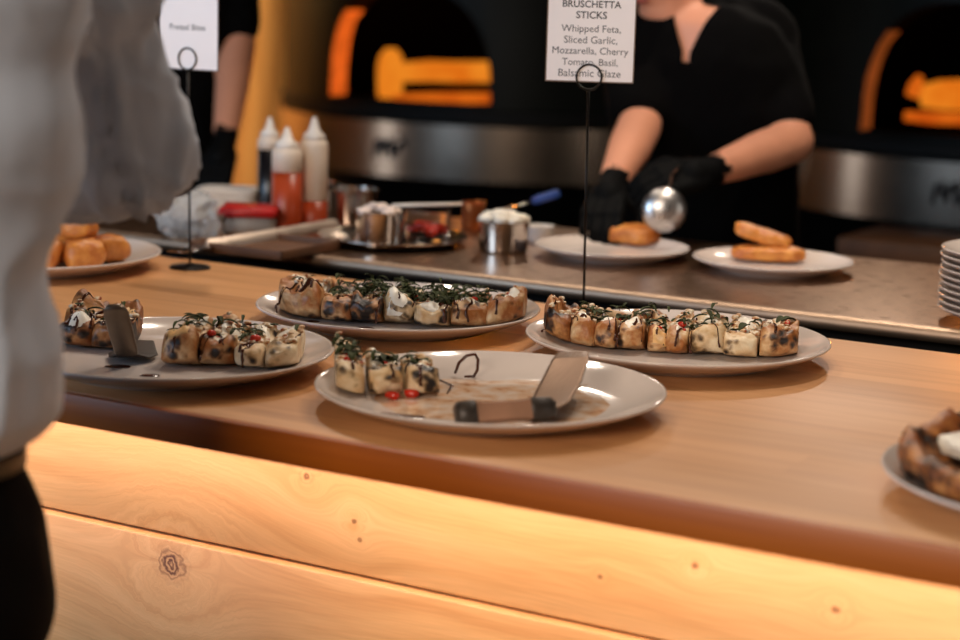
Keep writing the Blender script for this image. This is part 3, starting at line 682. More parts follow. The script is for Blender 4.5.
# ------------------------------------------------------------------ table signs
def text_bm(s, width, bold=0.0):
    cu = bpy.data.curves.new('t', 'FONT'); cu.body = s; cu.size = 0.01; cu.extrude = 0.00005; cu.offset = bold * 0.0035; cu.align_x = 'CENTER'; cu.resolution_u = 3
    to = bpy.data.objects.new('t', cu); COL.objects.link(to); dg = bpy.context.evaluated_depsgraph_get(); dg.update()
    me = bpy.data.meshes.new_from_object(to.evaluated_get(dg)); bm = bmesh.new(); bm.from_mesh(me)
    bpy.data.objects.remove(to); bpy.data.curves.remove(cu); bpy.data.meshes.remove(me)
    xs = [v.co.x for v in bm.verts]; k = width / (max(xs) - min(xs)); mid = (max(xs) + min(xs)) / 2
    for v in bm.verts: v.co = Vector(((v.co.x - mid) * k, -v.co.z, v.co.y * k))
    return bm
def sign(base_xy, ring_z, rz, cw, ch, cx, card_bottom, lines, lab_stand, lab_card, ring_r, wire_r=0.0017, base_r=0.031, lean=(0, 0)):
    st = thing('sign_holder', lab_stand, 'sign holder', (base_xy[0], base_xy[1], CT), rz)
    fin(lathe(B(), [(0, 0), (base_r, 0), (base_r, 0.002), (base_r - 0.003, 0.0038), (0.008, 0.0045), (0.004, 0.008), (0, 0.008)], 40), 'base', M['wire'], st)
    L = (lean[0], lean[1])
    top = Vector((L[0], L[1], ring_z - ring_r - CT))
    fin(tube(B(), [(0, 0, 0.004), (L[0] * 0.5, L[1] * 0.5, top.z / 2), top], wire_r, 10), 'stem', M['wire'], st)
    for s in (-1, 1):
        pts = [top + Vector((ring_r * math.sin(q), s * 0.0021, ring_r - ring_r * math.cos(q))) for q in [2 * math.pi * i / 36 for i in range(36)]]
        fin(tube(B(), pts, 0.0013, 8, cyc=True), 'ring', M['wire'], st)
    cd = thing('menu_card', lab_card, 'sign', (base_xy[0] + (top.x + cx) * math.cos(rz) - top.y * math.sin(rz), base_xy[1] + (top.x + cx) * math.sin(rz) + top.y * math.cos(rz), card_bottom), rz)
    cb_ = fin(box(B(), (0, 0, ch / 2), (cw - 0.003, 0.0010, ch - 0.003)), 'card', M['card'], cd, smooth=False)
    bm = B()
    for x, z, sx, sz in ((-cw / 2 + 0.0008, ch / 2, 0.0016, ch), (cw / 2 - 0.0008, ch / 2, 0.0016, ch), (0, 0.0008, cw, 0.0016), (0, ch - 0.0008, cw, 0.0016)): box(bm, (x, 0, z), (sx, 0.0013, sz))
    fin(bm, 'card_sleeve', M['card_edge'], cd, smooth=False)
    for s, w, x, z, bold, mk in lines:
        bm = text_bm(s, w, bold)
        for v in bm.verts: v.co += Vector((x, -0.00062, z))
        fin(bm, 'lettering', M[mk], cb_, smooth=False, recalc=False)
    return st
# right sign: stands behind the far rim of the plate
p = at_y(583, 320, 2.213); bx = (p.x, p.y)
dist = (Vector((bx[0], bx[1], 1.3)) - CAMP).dot(_F); rc = at_y(588, 77, 2.213); k = dist / FPX
yaw_r = math.radians(27)
cb = at_y(588.5, 82.3, 2.213).z
def ln(s, wpx, ypx, bold, mk, hpx, dx=0): return (s, wpx * k, dx * k, (81.5 - ypx - hpx / 2) * k * 1.02, bold, mk)
LN = [ln('BRUSCHETTA', 58, 5, 0.035, 'ink_text', 8), ln('STICKS', 30.5, 15.6, 0.035, 'ink_text', 8), ln('Whipped Feta,', 59, 29.2, 0, 'ink_grey', 7), ln('Sliced Garlic,', 53, 40.2, 0, 'ink_grey', 7),
      ln('Mozzarella, Cherry', 75.5, 50.6, 0, 'ink_grey', 7), ln('Tomato, Basil,', 55.5, 61.5, 0, 'ink_grey', 7), ln('Balsamic Glaze', 62, 72.5, 0, 'ink_grey', 7)]
sign(bx, rc.z, yaw_r, 88.5 * k, 0.148, 0.0005, cb, LN, 'thin wire sign holder behind the full plate, its ring gripping the bruschetta sign', 'white bruschetta sticks sign with black and grey printed lines', 12.5 * k, lean=(-0.0045, 0))
p = at_z(190, 268, CT); dl = 2.78; rc = at_d(191.5, 58, dl); k = dl / FPX
cbp = at_d(191, 69, dl).z
yl = math.radians(4)
kk = k / math.cos(math.radians(36))
sign((p.x, p.y), rc.z, yl, 57 * kk, 0.148, 0.001, cbp, [('Pretzel Bites', 34 * kk, -0.0015, (69 - 30) * k, 0.0, 'ink_text')], 'thin dark wire sign holder on its round base at the counter edge, by the elbow', 'small white sign reading pretzel bites, in front of the dark worker', 0.0155, lean=(-0.004, 0))

# ------------------------------------------------------------------ things on the steel table
def ontable(px, py): p = at_z(px, py, CT); return Vector((p.x, p.y, CT))
def size(p): return (p - CAMP).dot(_F) / FPX      # metres per pixel there
S1 = (-1.0635, 2.752); S2 = (-1.3247, 2.7137)
make_plate(S1, 'small white plate with the stacked toast, in front of the black-shirted worker', 0.25, 0.02, group='small white plates on the steel table', name='side_plate')
make_plate(S2, 'small white plate with the round bun, under the gloved hand', 0.25, 0.02, group='small white plates on the steel table', name='side_plate')
Z2 = CT + 0.0062
o = fin(blob_food(B(), (0, 0, 0.017), (0.046, 0.034, 0.016), 7, 0.10, 22, 3.6, 40), 'round_bun', M['bun']); p = at_z(627, 246, Z2); o.location = (p.x, p.y + 0.02, Z2 + 0.001); tag(o, 'round orange-brown bun on the small plate under the gloved hand', 'bun')
o = fin(blob_food(B(), (0, 0, 0.013), (0.056, 0.030, 0.012), 8, 0.12, 22, 3.4, 40), 'toast_slice', M['bun']); p = at_z(763, 263, Z2); base_t = Vector((p.x, p.y + 0.02, Z2 + 0.001)); o.location = base_t; o.rotation_euler = (0, 0, 0.5)
tag(o, 'lower golden toast slice lying on the small plate', 'toast', 'stacked toast on the small plate')
bm = blob_food(B(), (0, 0, 0), (0.045, 0.026, 0.011), 9, 0.12, 22, 3.4, 40); o = fin(bm, 'toast_slice', M['bun']); o.location = base_t + Vector((-0.012, 0.004, 0.039)); o.rotation_euler = (0.05, 0.28, 0.4)
tag(o, 'upper golden toast slice leaning across the lower one', 'toast', 'stacked toast on the small plate')
# stack of plates at the right edge

cst = Vector((-0.605, 2.530, CT))
bmp = plate_bm(0.25, 0.020, 72); mesh0 = None
for i in range(10):
    if i == 0: o = fin(bmp, 'side_plate', M['plate']); first = o
    else: o = first.copy(); COL.objects.link(o)
    o.location = cst + Vector((0.0012 * math.sin(i * 2.1), 0.001 * math.cos(i * 3.3), i * 0.0088))
    tag(o, ['bottom plate of the tall white stack', 'second plate up in the tall white stack', 'third plate up in the tall white stack', 'fourth plate up in the tall white stack', 'fifth plate up in the tall white stack', 'fifth plate down in the tall white stack', 'fourth plate down in the tall white stack', 'third plate down in the tall white stack', 'second plate down in the tall white stack', 'topmost plate of the tall white stack'][i] + ', end of the steel table', 'plate', 'stacked white plates on the steel table')

p = ontable(393, 243)
o = fin(lathe(B(), [(0, 0.003), (0.09, 0.003), (0.095, 0), (0.11, 0.004), (0.124, 0.013), (0.125, 0.015), (0.122, 0.015), (0.108, 0.008), (0.09, 0.006), (0, 0.006)], 64), 'round_tray', M['steel_bright']); o.location = p
tag(o, 'round steel tray holding the small cup and the deli tub', 'tray'); TR = p
def pot(px, py, wpx, hpx, label, mat, name, cat, z=CT, flare=1.06, handle=None):
    p = at_z(px, py, z); p = Vector((p.x, p.y, z)); k = size(p); r = wpx * k / 2; h = hpx * k
    p = p + AWAY * r * 0.9
    t_ = thing(name, label, cat, p)
    prof = [(0, 0), (r * 0.9 / flare, 0), (r / flare, 0.004), (r * 0.985, h * 0.96), (r * 1.04, h * 0.985), (r * 1.04, h), (r * 0.95, h), (r * 0.93 / flare, 0.006), (0, 0.006)]
    sharp(fin(lathe(B(), prof, 40), 'body', mat, t_), 40)
    if handle:
        fin(slab(B(), [Vector((r * handle[0], r * handle[1], h * 0.9)), Vector((r * 2.2 * handle[0], r * 2.2 * handle[1], h * 1.02)), Vector((r * 3.2 * handle[0], r * 3.2 * handle[1], h * 1.0))], [0.016, 0.014, 0.018], [0.003] * 3, [Vector((-handle[1], handle[0], 0))] * 3), 'pot_handle', mat, t_)
    return t_, r, h
def chunks(t_, r, z, n, mat, seed, s=0.009, name='filling', heap=0.012):
    rnd = random.Random(seed); bm = B()
    for i in range(n):
        a, q = rnd.uniform(0, 6.28), r * math.sqrt(rnd.random()) * 0.85
        blob_food(bm, (q * math.cos(a), q * math.sin(a), z + heap * (1 - (q / r) ** 2) + rnd.uniform(-0.002, 0.003)), (s * rnd.uniform(0.7, 1.2), s * rnd.uniform(0.6, 1), s * 0.6), seed + i, 0.25, 8)
    o = fin(bm, name, mat, t_); o['kind'] = 'stuff'; return o
TZ = CT + 0.0065
t_, r, h = pot(350, 227, 54, 36, 'dull steel pan with its handle, behind the round tray', M['steel_bright'], 'steel_pan', 'pan', handle=(-0.8, 0.6))
t_, r, h = pot(378, 249, 50, 36, 'shiny steel cup of chopped onion, on the round tray', M['steel_bright'], 'steel_cup', 'cup', TZ); chunks(t_, r, h * 0.86, 26, M['onion'], 4)
t_, r, h = pot(426, 242, 48, 30, 'clear deli tub of red tomatoes, on the round tray', M['glass'], 'deli_tub', 'tub', TZ); chunks(t_, r * 0.85, 0.012, 26, M['tomato'], 9, 0.010, 'tomatoes', 0.01)
pt = t_.location.copy()
q0 = pt + Vector((-0.05, -0.03, 0.055)); q1 = pt + Vector((0.055, 0.02, 0.062))
o = fin(slab(B(), [q0, q0.lerp(q1, 0.2), q0.lerp(q1, 0.4), q1], [0.012, 0.020, 0.012, 0.010], [0.004] * 4, [AWAY] * 4), 'serving_spoon', M['white_plastic']); tag(o, 'pale plastic spoon laid across the clear deli tub', 'spoon')
t_, r, h = pot(503, 255, 52, 32, 'steel container heaped with pale shredded cheese, right of the round tray', M['steel_bright'], 'steel_container', 'container'); chunks(t_, r * 1.05, h * 0.92, 60, M['cheese'], 21, 0.008, 'shredded_cheese', 0.016); pd = t_.location.copy(); hd_ = h
t_, r, h = pot(473, 231, 24, 28, 'copper cup behind the heaped steel container', M['copper'], 'copper_cup', 'cup')
pe = t_.location.copy()
root = thing('spatula', 'blue-handled spatula leaning out of the copper cup', 'spatula', pe)
e0 = Vector((0, 0, 0.02)); e1 = at_d(560, 193, (pe - CAMP).dot(_F) - 0.02) - pe
fin(slab(B(), [e0, e0.lerp(e1, 0.4), e0.lerp(e1, 0.72)], [0.012, 0.010, 0.010], [0.003] * 3, [AWAY] * 3), 'shaft', M['steel_bright'], root)
fin(slab(B(), [e0.lerp(e1, f) for f in (0.68, 0.74, 0.95, 1.0)], [0.012, 0.020, 0.022, 0.014], [0.01, 0.014, 0.014, 0.01], [AWAY] * 4), 'handle', M['blue_plastic'], root, label='blue plastic handle')
t_, r, h = pot(540, 243, 28, 16, 'small white dish put in for the glare between the steel container and the bun plate', M['white_plastic'], 'glare_dish', 'glare_dish')  # dish shape added to stand for glare at the bun plate's left edge

def bottle(px, py, wpx, hpx, label, fill, smat, name='squeeze_bottle'):
    p = at_z(px, py, CT); p = Vector((p.x, p.y, CT)); k = size(p); r = wpx * k / 2; h = hpx * k; p = p + AWAY * r * 0.8
    t_ = thing(name, label, 'squeeze bottle', p, 0, 'squeeze bottles on the steel table')
    hb = h * 0.80
    prof = [(0, 0.0), (r * 0.92, 0), (r, 0.004), (r, hb * fill)]
    fin(lathe(B(), prof + [(0, hb * fill)], 32), 'sauce_level', smat, t_)
    fin(lathe(B(), [(0, hb * fill + 0.0005), (r, hb * fill + 0.0005), (r, hb * 0.94), (r * 0.9, hb * 0.985), (r * 0.74, hb)] + [(0, hb)], 32), 'body', M['bottle'], t_)
    fin(lathe(B(), [(0, hb), (r * 0.78, hb), (r * 0.78, hb + h * 0.04), (r * 0.42, hb + h * 0.08), (r * 0.16, h * 0.99), (r * 0.10, h), (0, h)], 24), 'nozzle_cap', M['white_plastic'], t_)
bottle(285, 233, 30, 105, 'squeeze bottle nearly full of red sauce, left one of the two red bottles', 0.72, M['sauce'])
bottle(312, 231, 28, 113, 'squeeze bottle with red sauce only at its bottom, right of the fuller one', 0.33, M['sauce'])
bottle(268, 216, 24, 98, 'dark vinegar bottle half hidden behind the red sauce bottles', 0.84, M['dark_sauce'])
# tub with red lid
p = ontable(246, 236); k = size(p); t_ = thing('plastic_tub', 'grey plastic tub with a red lid, left of the sauce bottles', 'tub', p + AWAY * 0.05, YAW)
fin(box(B(), (0, 0, 0.015), (0.088, 0.085, 0.03), 0.008), 'body', M['grey_plastic'], t_); fin(box(B(), (0, 0, 0.038), (0.098, 0.095, 0.015), 0.005), 'lid', M['red_plastic'], t_, label='red lid')
p = ontable(225, 213)
t_ = thing('folded_towel', 'folded white towel at the back of the steel table by the dark glove', 'towel', p + AWAY * 0.03, YAW)
bm = B()
for i in range(4): blob_food(bm, (0.003 * (i % 2), 0, 0.006 + i * 0.011), (0.058, 0.045, 0.0062), i, 0.05, 20, 5, 30)
fin(bm, 'towel_folds', M['towel'], t_)
p = ontable(193, 235); t_ = thing('mixing_bowl', 'pale mixing bowl left of the red-lidded tub', 'bowl', p + AWAY * 0.03)
fin(lathe(B(), [(0, 0), (0.03, 0), (0.034, 0.004), (0.052, 0.028), (0.054, 0.034), (0.051, 0.034), (0.032, 0.008), (0, 0.006)], 40), 'body', M['grey_plastic'], t_)
# crumpled clear bag hanging over the table edge
bm = blob_food(B(), (0, 0, 0.03), (0.05, 0.035, 0.032), 3, 0.5, 30, 2.4, 26)
o = fin(displace(bm, lambda c: 0.004 * nz(c, 90, 2)), 'plastic_bag', M['film']); p = ontable(188, 240); o.location = p + AWAY * 0.02 + Vector((0, 0, 0.004)); tag(o, 'crumpled clear plastic bag behind the small sign post', 'bag')
# peel with a long flat handle
e0 = at_z(207, 246, CT + 0.012); e1 = at_z(338, 224, CT + 0.018); root = thing('pizza_peel', 'long flat steel peel handle lying aslant before the sauce bottles', 'peel', e0)
fin(slab(B(), [Vector((0, 0, 0)), (e1 - e0) * 0.02, (e1 - e0) * 0.98, e1 - e0], [0.012, 0.021, 0.019, 0.012], [0.005] * 4, [AWAY + up] * 4), 'handle', steel('satin_peel_steel', (214, 196, 180), 0.5, amp=0.05), root)
e2 = e0 + (e0 - e1).normalized() * 0.07
fin(slab(B(), [Vector((0, 0, 0)), (e2 - e0) * 0.15, (e2 - e0) * 0.4, (e2 - e0)], [0.02, 0.035, 0.045, 0.035], [0.003] * 4, [AWAY] * 4), 'blade', M['steel_bright'], root)
p = at_z(258, 252, CT); t_ = thing('sheet_pan', 'brown sheet pan sticking out over the near edge of the steel table', 'pan', (p.x, p.y + 0.02, CT), math.radians(2))
fin(box(B(), (0, 0, 0.004), (0.17, 0.16, 0.006), 0.002), 'pan_floor', M['wood_dark'], t_, smooth=False)
bm = B()
for x, y, sx, sy in ((0, -0.08, 0.176, 0.006), (0, 0.08, 0.176, 0.006), (-0.085, 0, 0.006, 0.166), (0.085, 0, 0.006, 0.166)): box(bm, (x, y, 0.009), (sx, sy, 0.016), 0.002)
fin(bm, 'rim', M['wood_dark'], t_)
# low wooden trolley in front of the right oven
p = at_y(866, 240, 4.15); root = thing('wooden_trolley', 'low brown wooden trolley between the worker and the right oven', 'trolley', (p.x + 0.08, 4.3, 0))
zt_ = p.z
fin(box(B(), (0, 0, zt_ - 0.025), (0.30, 0.30, 0.05), 0.005), 'top', M['wood_dark'], root); fin(box(B(), (0, 0, 0.25), (0.26, 0.26, 0.02)), 'shelf', M['wood_dark'], root, smooth=False)
for x in (-0.12, 0.12):
    for y in (-0.12, 0.12): fin(box(B(), (x, y, (zt_ - 0.05) / 2), (0.035, 0.035, zt_ - 0.05)), 'leg', M['wood_dark'], root, smooth=False)

# ------------------------------------------------------------------ ovens
OB, BT, BB = 1.055, 0.995, 0.815
def arch_pts(hw, z0, h, n=20):
    pts = [(-hw, z0), (hw, z0)]
    for i in range(n + 1):
        a = math.pi * i / n; cx, sx = math.cos(a), math.sin(a)
        pts.append((hw * math.copysign(abs(cx) ** 0.75, cx), z0 + 0.02 + (h - 0.02) * abs(sx) ** 0.8))
    return pts
def oven(cx, cy, label, flames):
    R = 0.862; root = thing('pizza_oven', label, 'oven', (cx, cy, 0), 0, 'round pizza ovens along the back')
    body = lathe(B(), [(0, 0.90), (R, 0.90), (R, 1.72), (R * 0.93, 1.84), (R * 0.70, 1.97), (0.28, 2.06), (0, 2.06)], 96)
    # cavity = low domed drum + arched mouth
    cav = lathe(B(), [(0, 1.02), (0.775, 1.02), (0.775, 1.30), (0.70, 1.44), (0.48, 1.54), (0.2, 1.60), (0, 1.60)], 96)
    A = arch_pts(0.30, OB, 0.36)
    mouth = loft(B(), [[Vector((x, -R - 0.1, z)) for x, z in A], [Vector((x, -0.35, z)) for x, z in A]])
    def tmp(bm):
        bmesh.ops.recalc_face_normals(bm, faces=bm.faces); me = bpy.data.meshes.new('c'); bm.to_mesh(me); bm.free(); q = bpy.data.objects.new('c', me); COL.objects.link(q); return q
    c1, c2 = tmp(cav), tmp(mouth)
    bm = evalmods(body, [('BOOLEAN', dict(object=c1, operation='DIFFERENCE', solver='EXACT')), ('BOOLEAN', dict(object=c2, operation='DIFFERENCE', solver='EXACT'))])
    for q in (c1, c2): bpy.data.objects.remove(q)
    o = sharp(fin(bm, 'oven_shell', M['oven'], root), 30); o.data.materials.append(M['brick']); o.data.materials.append(M['soot_shade'])
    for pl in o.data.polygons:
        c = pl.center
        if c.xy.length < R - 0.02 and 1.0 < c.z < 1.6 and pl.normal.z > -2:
            pl.material_index = 2 if c.xy.length < 0.79 or c.z > 1.335 else 1  # sooty cavity; the dark arch top is shade painted onto the brick
    fin(lathe(B(), [(R + 0.002, BB), (R + 0.022, BB + 0.004), (R + 0.022, BT - 0.004), (R + 0.002, BT)], 128, closed=True), 'steel_band', M['steel_band'], root); sharp(root.children[-1]); band = root.children[-1]
    fin(lathe(B(), [(0, 0.0), (R - 0.10, 0.0), (R - 0.10, 0.80), (R + 0.002, 0.815), (R + 0.002, 0.90), (0, 0.90)], 64), 'base', M['oven_base'], root)
    sharp(fin(lathe(B(), [(R + 0.001, 1.0), (R + 0.014, 1.004), (R + 0.014, 1.036), (R + 0.001, 1.04)], 128, closed=True), 'mouth_ledge', M['oven_base'], root))
    fin(lathe(B(), [(0, 2.05), (0.13, 2.05), (0.13, 3.09), (0, 3.09)], 32), 'flue', M['steel_band'], root)
    # dark brand mark on the band: a looped squiggle
    a0 = math.radians(-90 - 1.0 if flames == 0 else -90); pts = []
    for x, z in ((-0.058, -0.028), (-0.050, 0.018), (-0.036, 0.034), (-0.030, 0.0), (-0.026, -0.022), (-0.012, 0.022), (0.002, 0.036), (0.006, 0.0), (0.008, -0.026), (0.020, -0.012), (0.032, 0.012), (0.046, 0.03), (0.058, 0.014)):
        an = a0 + (x + (0.0)) / R; pts.append(((R + 0.0235) * math.cos(an), (R + 0.0235) * math.sin(an), (BT + BB) / 2 + z))
    fin(tube(B(), pts, [0.006, 0.009, 0.007, 0.009, 0.007, 0.008, 0.008, 0.01, 0.008, 0.006, 0.009, 0.009, 0.005], 8), 'logo', M['ink_text'], band)
    # fire
    def W(px, py, d): q = at_d(px, py, d); return q - Vector((cx, cy, 0))
    for (pl, w, mk, nm, dd) in (FLL if flames == 0 else FLR):
        pts = [W(px, py, dd) for px, py in pl]; fin(tube(B(), pts, w, 14), nm, M[mk], root)
    return root
FLL = [([(390, 100), (390, 92), (390, 80), (390, 66), (391, 56), (391, 49)], [0.038, 0.042, 0.043, 0.042, 0.038, 0.02], 'fire_hot', 'flame', 6.20),
       ([(396, 72), (410, 72), (430, 71), (455, 72), (480, 72), (500, 72), (520, 72)], [0.030, 0.033, 0.035, 0.035, 0.035, 0.035, 0.03], 'fire_hot', 'flame', 6.24),
       ([(392, 100), (410, 99), (440, 98), (470, 98), (500, 98), (520, 98)], [0.018] * 6, 'fire_low', 'ember_bed', 6.10)]
FLR = [([(922, 96), (940, 95), (960, 95), (990, 95), (1020, 95)], [0.034, 0.044, 0.046, 0.046, 0.04], 'fire_hot', 'flame', 5.60),
       ([(912, 96), (916, 86), (920, 76)], [0.02, 0.022, 0.01], 'fire_low', 'flame', 5.58),
       ([(905, 116), (930, 118), (960, 119), (1000, 120)], [0.014, 0.018, 0.018, 0.018], 'fire_low', 'ember_bed', 5.5)]
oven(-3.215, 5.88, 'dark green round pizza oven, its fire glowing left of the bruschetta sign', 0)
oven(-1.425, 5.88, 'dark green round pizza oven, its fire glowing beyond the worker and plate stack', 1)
p = at_d(410, 78, 6.1); point('oven_fire_left', (p.x + 0.25, p.y + 0.10, 1.16), (1.0, 0.27, 0.03), 11, 0.05)
p = at_d(960, 95, 5.5); point('oven_fire_right', (p.x + 0.1, p.y + 0.10, 1.16), (1.0, 0.30, 0.04), 6, 0.05)

# ------------------------------------------------------------------ people
def hand_bm(bm, wrist, d, n, sc=1.0, curl=0.5, side=1):
    """palm + four unequal fingers + thumb; d = pointing direction, n = back-of-hand normal"""
    d = d.normalized(); n = (n - d * n.dot(d)).normalized(); s = d.cross(n) * side
    P_ = lambda a, b, c: wrist + (d * a + s * b + n * c) * sc
    capsule(bm, P_(0, 0, 0), P_(0.03, 0, 0), 0.026 * sc, 0.030 * sc)
    for b in (-0.028, -0.010, 0.010, 0.027): capsule(bm, P_(0.02, b * 0.7, 0), P_(0.085, b, 0), 0.016 * sc, 0.012 * sc, 10)
    for b, L, r in ((-0.030, 0.062, 0.0075), (-0.010, 0.076, 0.0085), (0.010, 0.080, 0.0088), (0.029, 0.072, 0.0085)):
        a = P_(0.085, b, 0); ang = curl * 0.5; p = a
        for j, f in enumerate((0.45, 0.32, 0.23)):
            q = p + (d * math.cos(ang) - n * math.sin(ang)) * L * f * sc; capsule(bm, p, q, r * sc * (1.08 - j * 0.08), r * sc * (1 - j * 0.09), 10); p = q; ang += curl * 0.75
    a = P_(0.025, 0.026, -0.004); q = a + (d * 0.55 + s * 0.7 - n * 0.3).normalized() * 0.042 * sc; capsule(bm, a, q, 0.013 * sc, 0.0105 * sc, 10); capsule(bm, q, q + (d * 0.85 + s * 0.15 - n * 0.45).normalized() * 0.032 * sc, 0.0105 * sc, 0.0085 * sc, 10)
def head_bm(bm, c, f, u, s=1.0):
    """c head centre, f facing direction, u up"""
    f = f.normalized(); u = (u - f * u.dot(f)).normalized(); r = f.cross(u); m = Matrix((r, f, u)).transposed()
    P_ = lambda x, y, z: c + m @ Vector((x, y, z)) * s
    ball(bm, P_(0, -0.012, 0.035), (0.074 * s, 0.094 * s, 0.085 * s), 24, m)
    ball(bm, P_(0, 0.018, -0.03), (0.062 * s, 0.072 * s, 0.075 * s), 20, m)
    ball(bm, P_(0, 0.050, -0.085), (0.033 * s, 0.030 * s, 0.024 * s), 16, m)          # chin
    for x in (-1, 1):
        capsule(bm, P_(x * 0.055, -0.005, -0.045), P_(x * 0.022, 0.055, -0.088), 0.020 * s, 0.018 * s, 10)   # jaw line
        ball(bm, P_(x * 0.038, 0.062, -0.018), (0.026 * s, 0.022 * s, 0.022 * s), 12, m)   # cheek
        ball(bm, P_(x * 0.073, -0.010, -0.005), (0.009 * s, 0.016 * s, 0.028 * s), 12, m)  # ear
    capsule(bm, P_(0, 0.084, 0.020), P_(0, 0.104, -0.022), 0.009 * s, 0.014 * s, 10)      # nose
    capsule(bm, P_(-0.040, 0.078, 0.034), P_(0.040, 0.078, 0.034), 0.010 * s, 0.010 * s, 10)  # brow
    capsule(bm, P_(-0.018, 0.080, -0.056), P_(0.018, 0.080, -0.056), 0.008 * s, 0.008 * s, 10)  # mouth
    return P_, m
def person(label, J, facing, torso_rings, shirt_mat, hairm, sleeve='short', gloves=False, vneck=False, vox=0.009, shirt_detail=None, hand_curl=0.6, hands=None, legw=1.0, head_face=None, base=None):
    up = Vector((0, 0, 1)); f = facing.normalized(); r = Vector((f.y, -f.x, 0)).normalized()
    root = thing('person', label, 'person', base)
    def add(bm, nm, mt, parent=root, lab=None): o = fin(bm, nm, mt, parent, label=lab, recalc=False); o.matrix_parent_inverse = Matrix.Translation(-root.location) if parent is root else Matrix(); return o
    # body: one continuous surface
    bm = B()
    loft(bm, [[p_ for p_ in ring] for ring in torso_rings(0.90)])
    capsule(bm, J['chest'], J['neck'], 0.062, 0.052); capsule(bm, J['neck'], J['head'] - up * 0.03, 0.054, 0.052)
    hf = (head_face or f); P_, hm = head_bm(bm, J['head'], hf, up)
    for s in 'LR':
        capsule(bm, J['sh' + s], J['el' + s], 0.050, 0.040); capsule(bm, J['el' + s], J['el' + s].lerp(J['wr' + s], 0.35), 0.041, 0.040); capsule(bm, J['el' + s].lerp(J['wr' + s], 0.3), J['wr' + s], 0.041, 0.026)
        capsule(bm, J['chest'] - up * 0.02, J['sh' + s] - up * 0.012, 0.05, 0.045)
        capsule(bm, J['hip' + s], J['kn' + s], 0.080, 0.055); capsule(bm, J['kn' + s], J['an' + s], 0.056, 0.036); capsule(bm, J['an' + s], J['an' + s] + f * 0.13 - up * 0.05, 0.036, 0.03)
    body = add(remesh(bm, vox, 4), 'body', M['skin'])
    hb = None
    for s, sd in (('L', -1), ('R', 1)):
        d = J['wr' + s] - J['el' + s]; hd, hn = (hands or {}).get(s, (d, up))
        b2 = B(); capsule(b2, J['wr' + s] - d.normalized() * 0.05, J['wr' + s], 0.028, 0.026); hand_bm(b2, J['wr' + s], hd, hn, 1.0, hand_curl, -sd)
        if gloves:
            for v in b2.verts: pass
            add(remesh(b2, 0.0035, 2, 0.4), 'glove', M['glove'])
        else: add(remesh(b2, 0.0035, 2, 0.4), 'hand', M['skin'])
    # hair, eyes
    b2 = B(); ball(b2, P_(0, -0.020, 0.046), (0.084, 0.098, 0.090), 28, hm); ball(b2, P_(0, -0.05, -0.02), (0.070, 0.062, 0.075), 20, hm)
    b2 = remesh(b2, 0.006, 2)
    bmesh.ops.delete(b2, geom=[v for v in b2.verts if (hm.transposed() @ (v.co - J['head'])).y > 0.048 and (hm.transposed() @ (v.co - J['head'])).z < 0.085], context='VERTS')
    displace(b2, lambda c: 0.003 * nz(c, 60, 1)); add(b2, 'hair', hairm)
    for x in (-1, 1): add(ball(B(), P_(x * 0.031, 0.074, 0.012), (0.0120, 0.009, 0.0068), 12, hm), 'eye', M['eye']); add(ball(B(), P_(x * 0.031, 0.0812, 0.0115), (0.0058, 0.003, 0.0058), 8, hm), 'iris', M['ink'])
    add(ball(B(), P_(0, 0.0885, -0.056), (0.021, 0.004, 0.0075), 12, hm), 'lips', M['lips'])
    # trousers
    bm = B(); rs = torso_rings(1.0, True); loft(bm, rs)
    for s in 'LR':
        capsule(bm, J['hip' + s], J['kn' + s], 0.100 * legw, 0.076 * legw); capsule(bm, J['kn' + s], J['an' + s] + up * 0.02, 0.076 * legw, 0.062 * legw)
    bm = remesh(bm, 0.010, 5); displace(bm, lambda c: 0.006 * nz(c, 9, 4) + 0.003 * nz(c, 22, 2)); add(bm, 'trousers', M['trouser'])
    for s in 'LR':
        b2 = B(); capsule(b2, J['an' + s] - up * 0.035, J['an' + s] + f * 0.16 - up * 0.045, 0.048, 0.038); box(b2, J['an' + s] + f * 0.06 - up * 0.072, (0.08, 0.25, 0.02), 0.004, Matrix.Rotation(math.atan2(-f.x, f.y), 3, 'Z')); add(remesh(b2, 0.007, 3), 'shoe', M['leather'])
    # shirt
    bm = B(); loft(bm, torso_rings(1.0)); capsule(bm, J['chest'], J['neck'] - up * 0.02, 0.085, 0.066)
    for s in 'LR':
        capsule(bm, J['chest'], J['sh' + s], 0.088, 0.075)
        e = J['el' + s]
        if sleeve == 'short': capsule(bm, J['sh' + s], J['sh' + s].lerp(e, 0.74), 0.070, 0.060)
        else:
            capsule(bm, J['sh' + s], e, sleeve[0], sleeve[1]); capsule(bm, e, J['wr' + s], sleeve[1], sleeve[2])
    bm = remesh(bm, vox, 5)
    displace(bm, shirt_detail or (lambda c: 0.006 * nz((c.x, c.y, c.z * 0.6), 11, 2) + 0.003 * nz(c, 30, 7)))
    if vneck:
        kill = []
        for v in bm.verts:
            q = v.co - vneck[0]; x, z = q.dot(r), q.z
            if q.dot(f) > -0.02 and -vneck[2] < z < 0.12 and abs(x) < vneck[1] * (z + vneck[2]) / vneck[2]: kill.append(v)
        bmesh.ops.delete(bm, geom=kill, context='VERTS')
        for v in [v for v in bm.verts if v.is_boundary]:
            q = v.co - vneck[0]; x, z = q.dot(r), q.z
            if q.dot(f) > -0.02 and z < 0.12: v.co += r * (math.copysign(vneck[1] * max(0.02, z + vneck[2]) / vneck[2], x) - x)
    add(bm, 'shirt', shirt_mat)
    return root, add, r, f
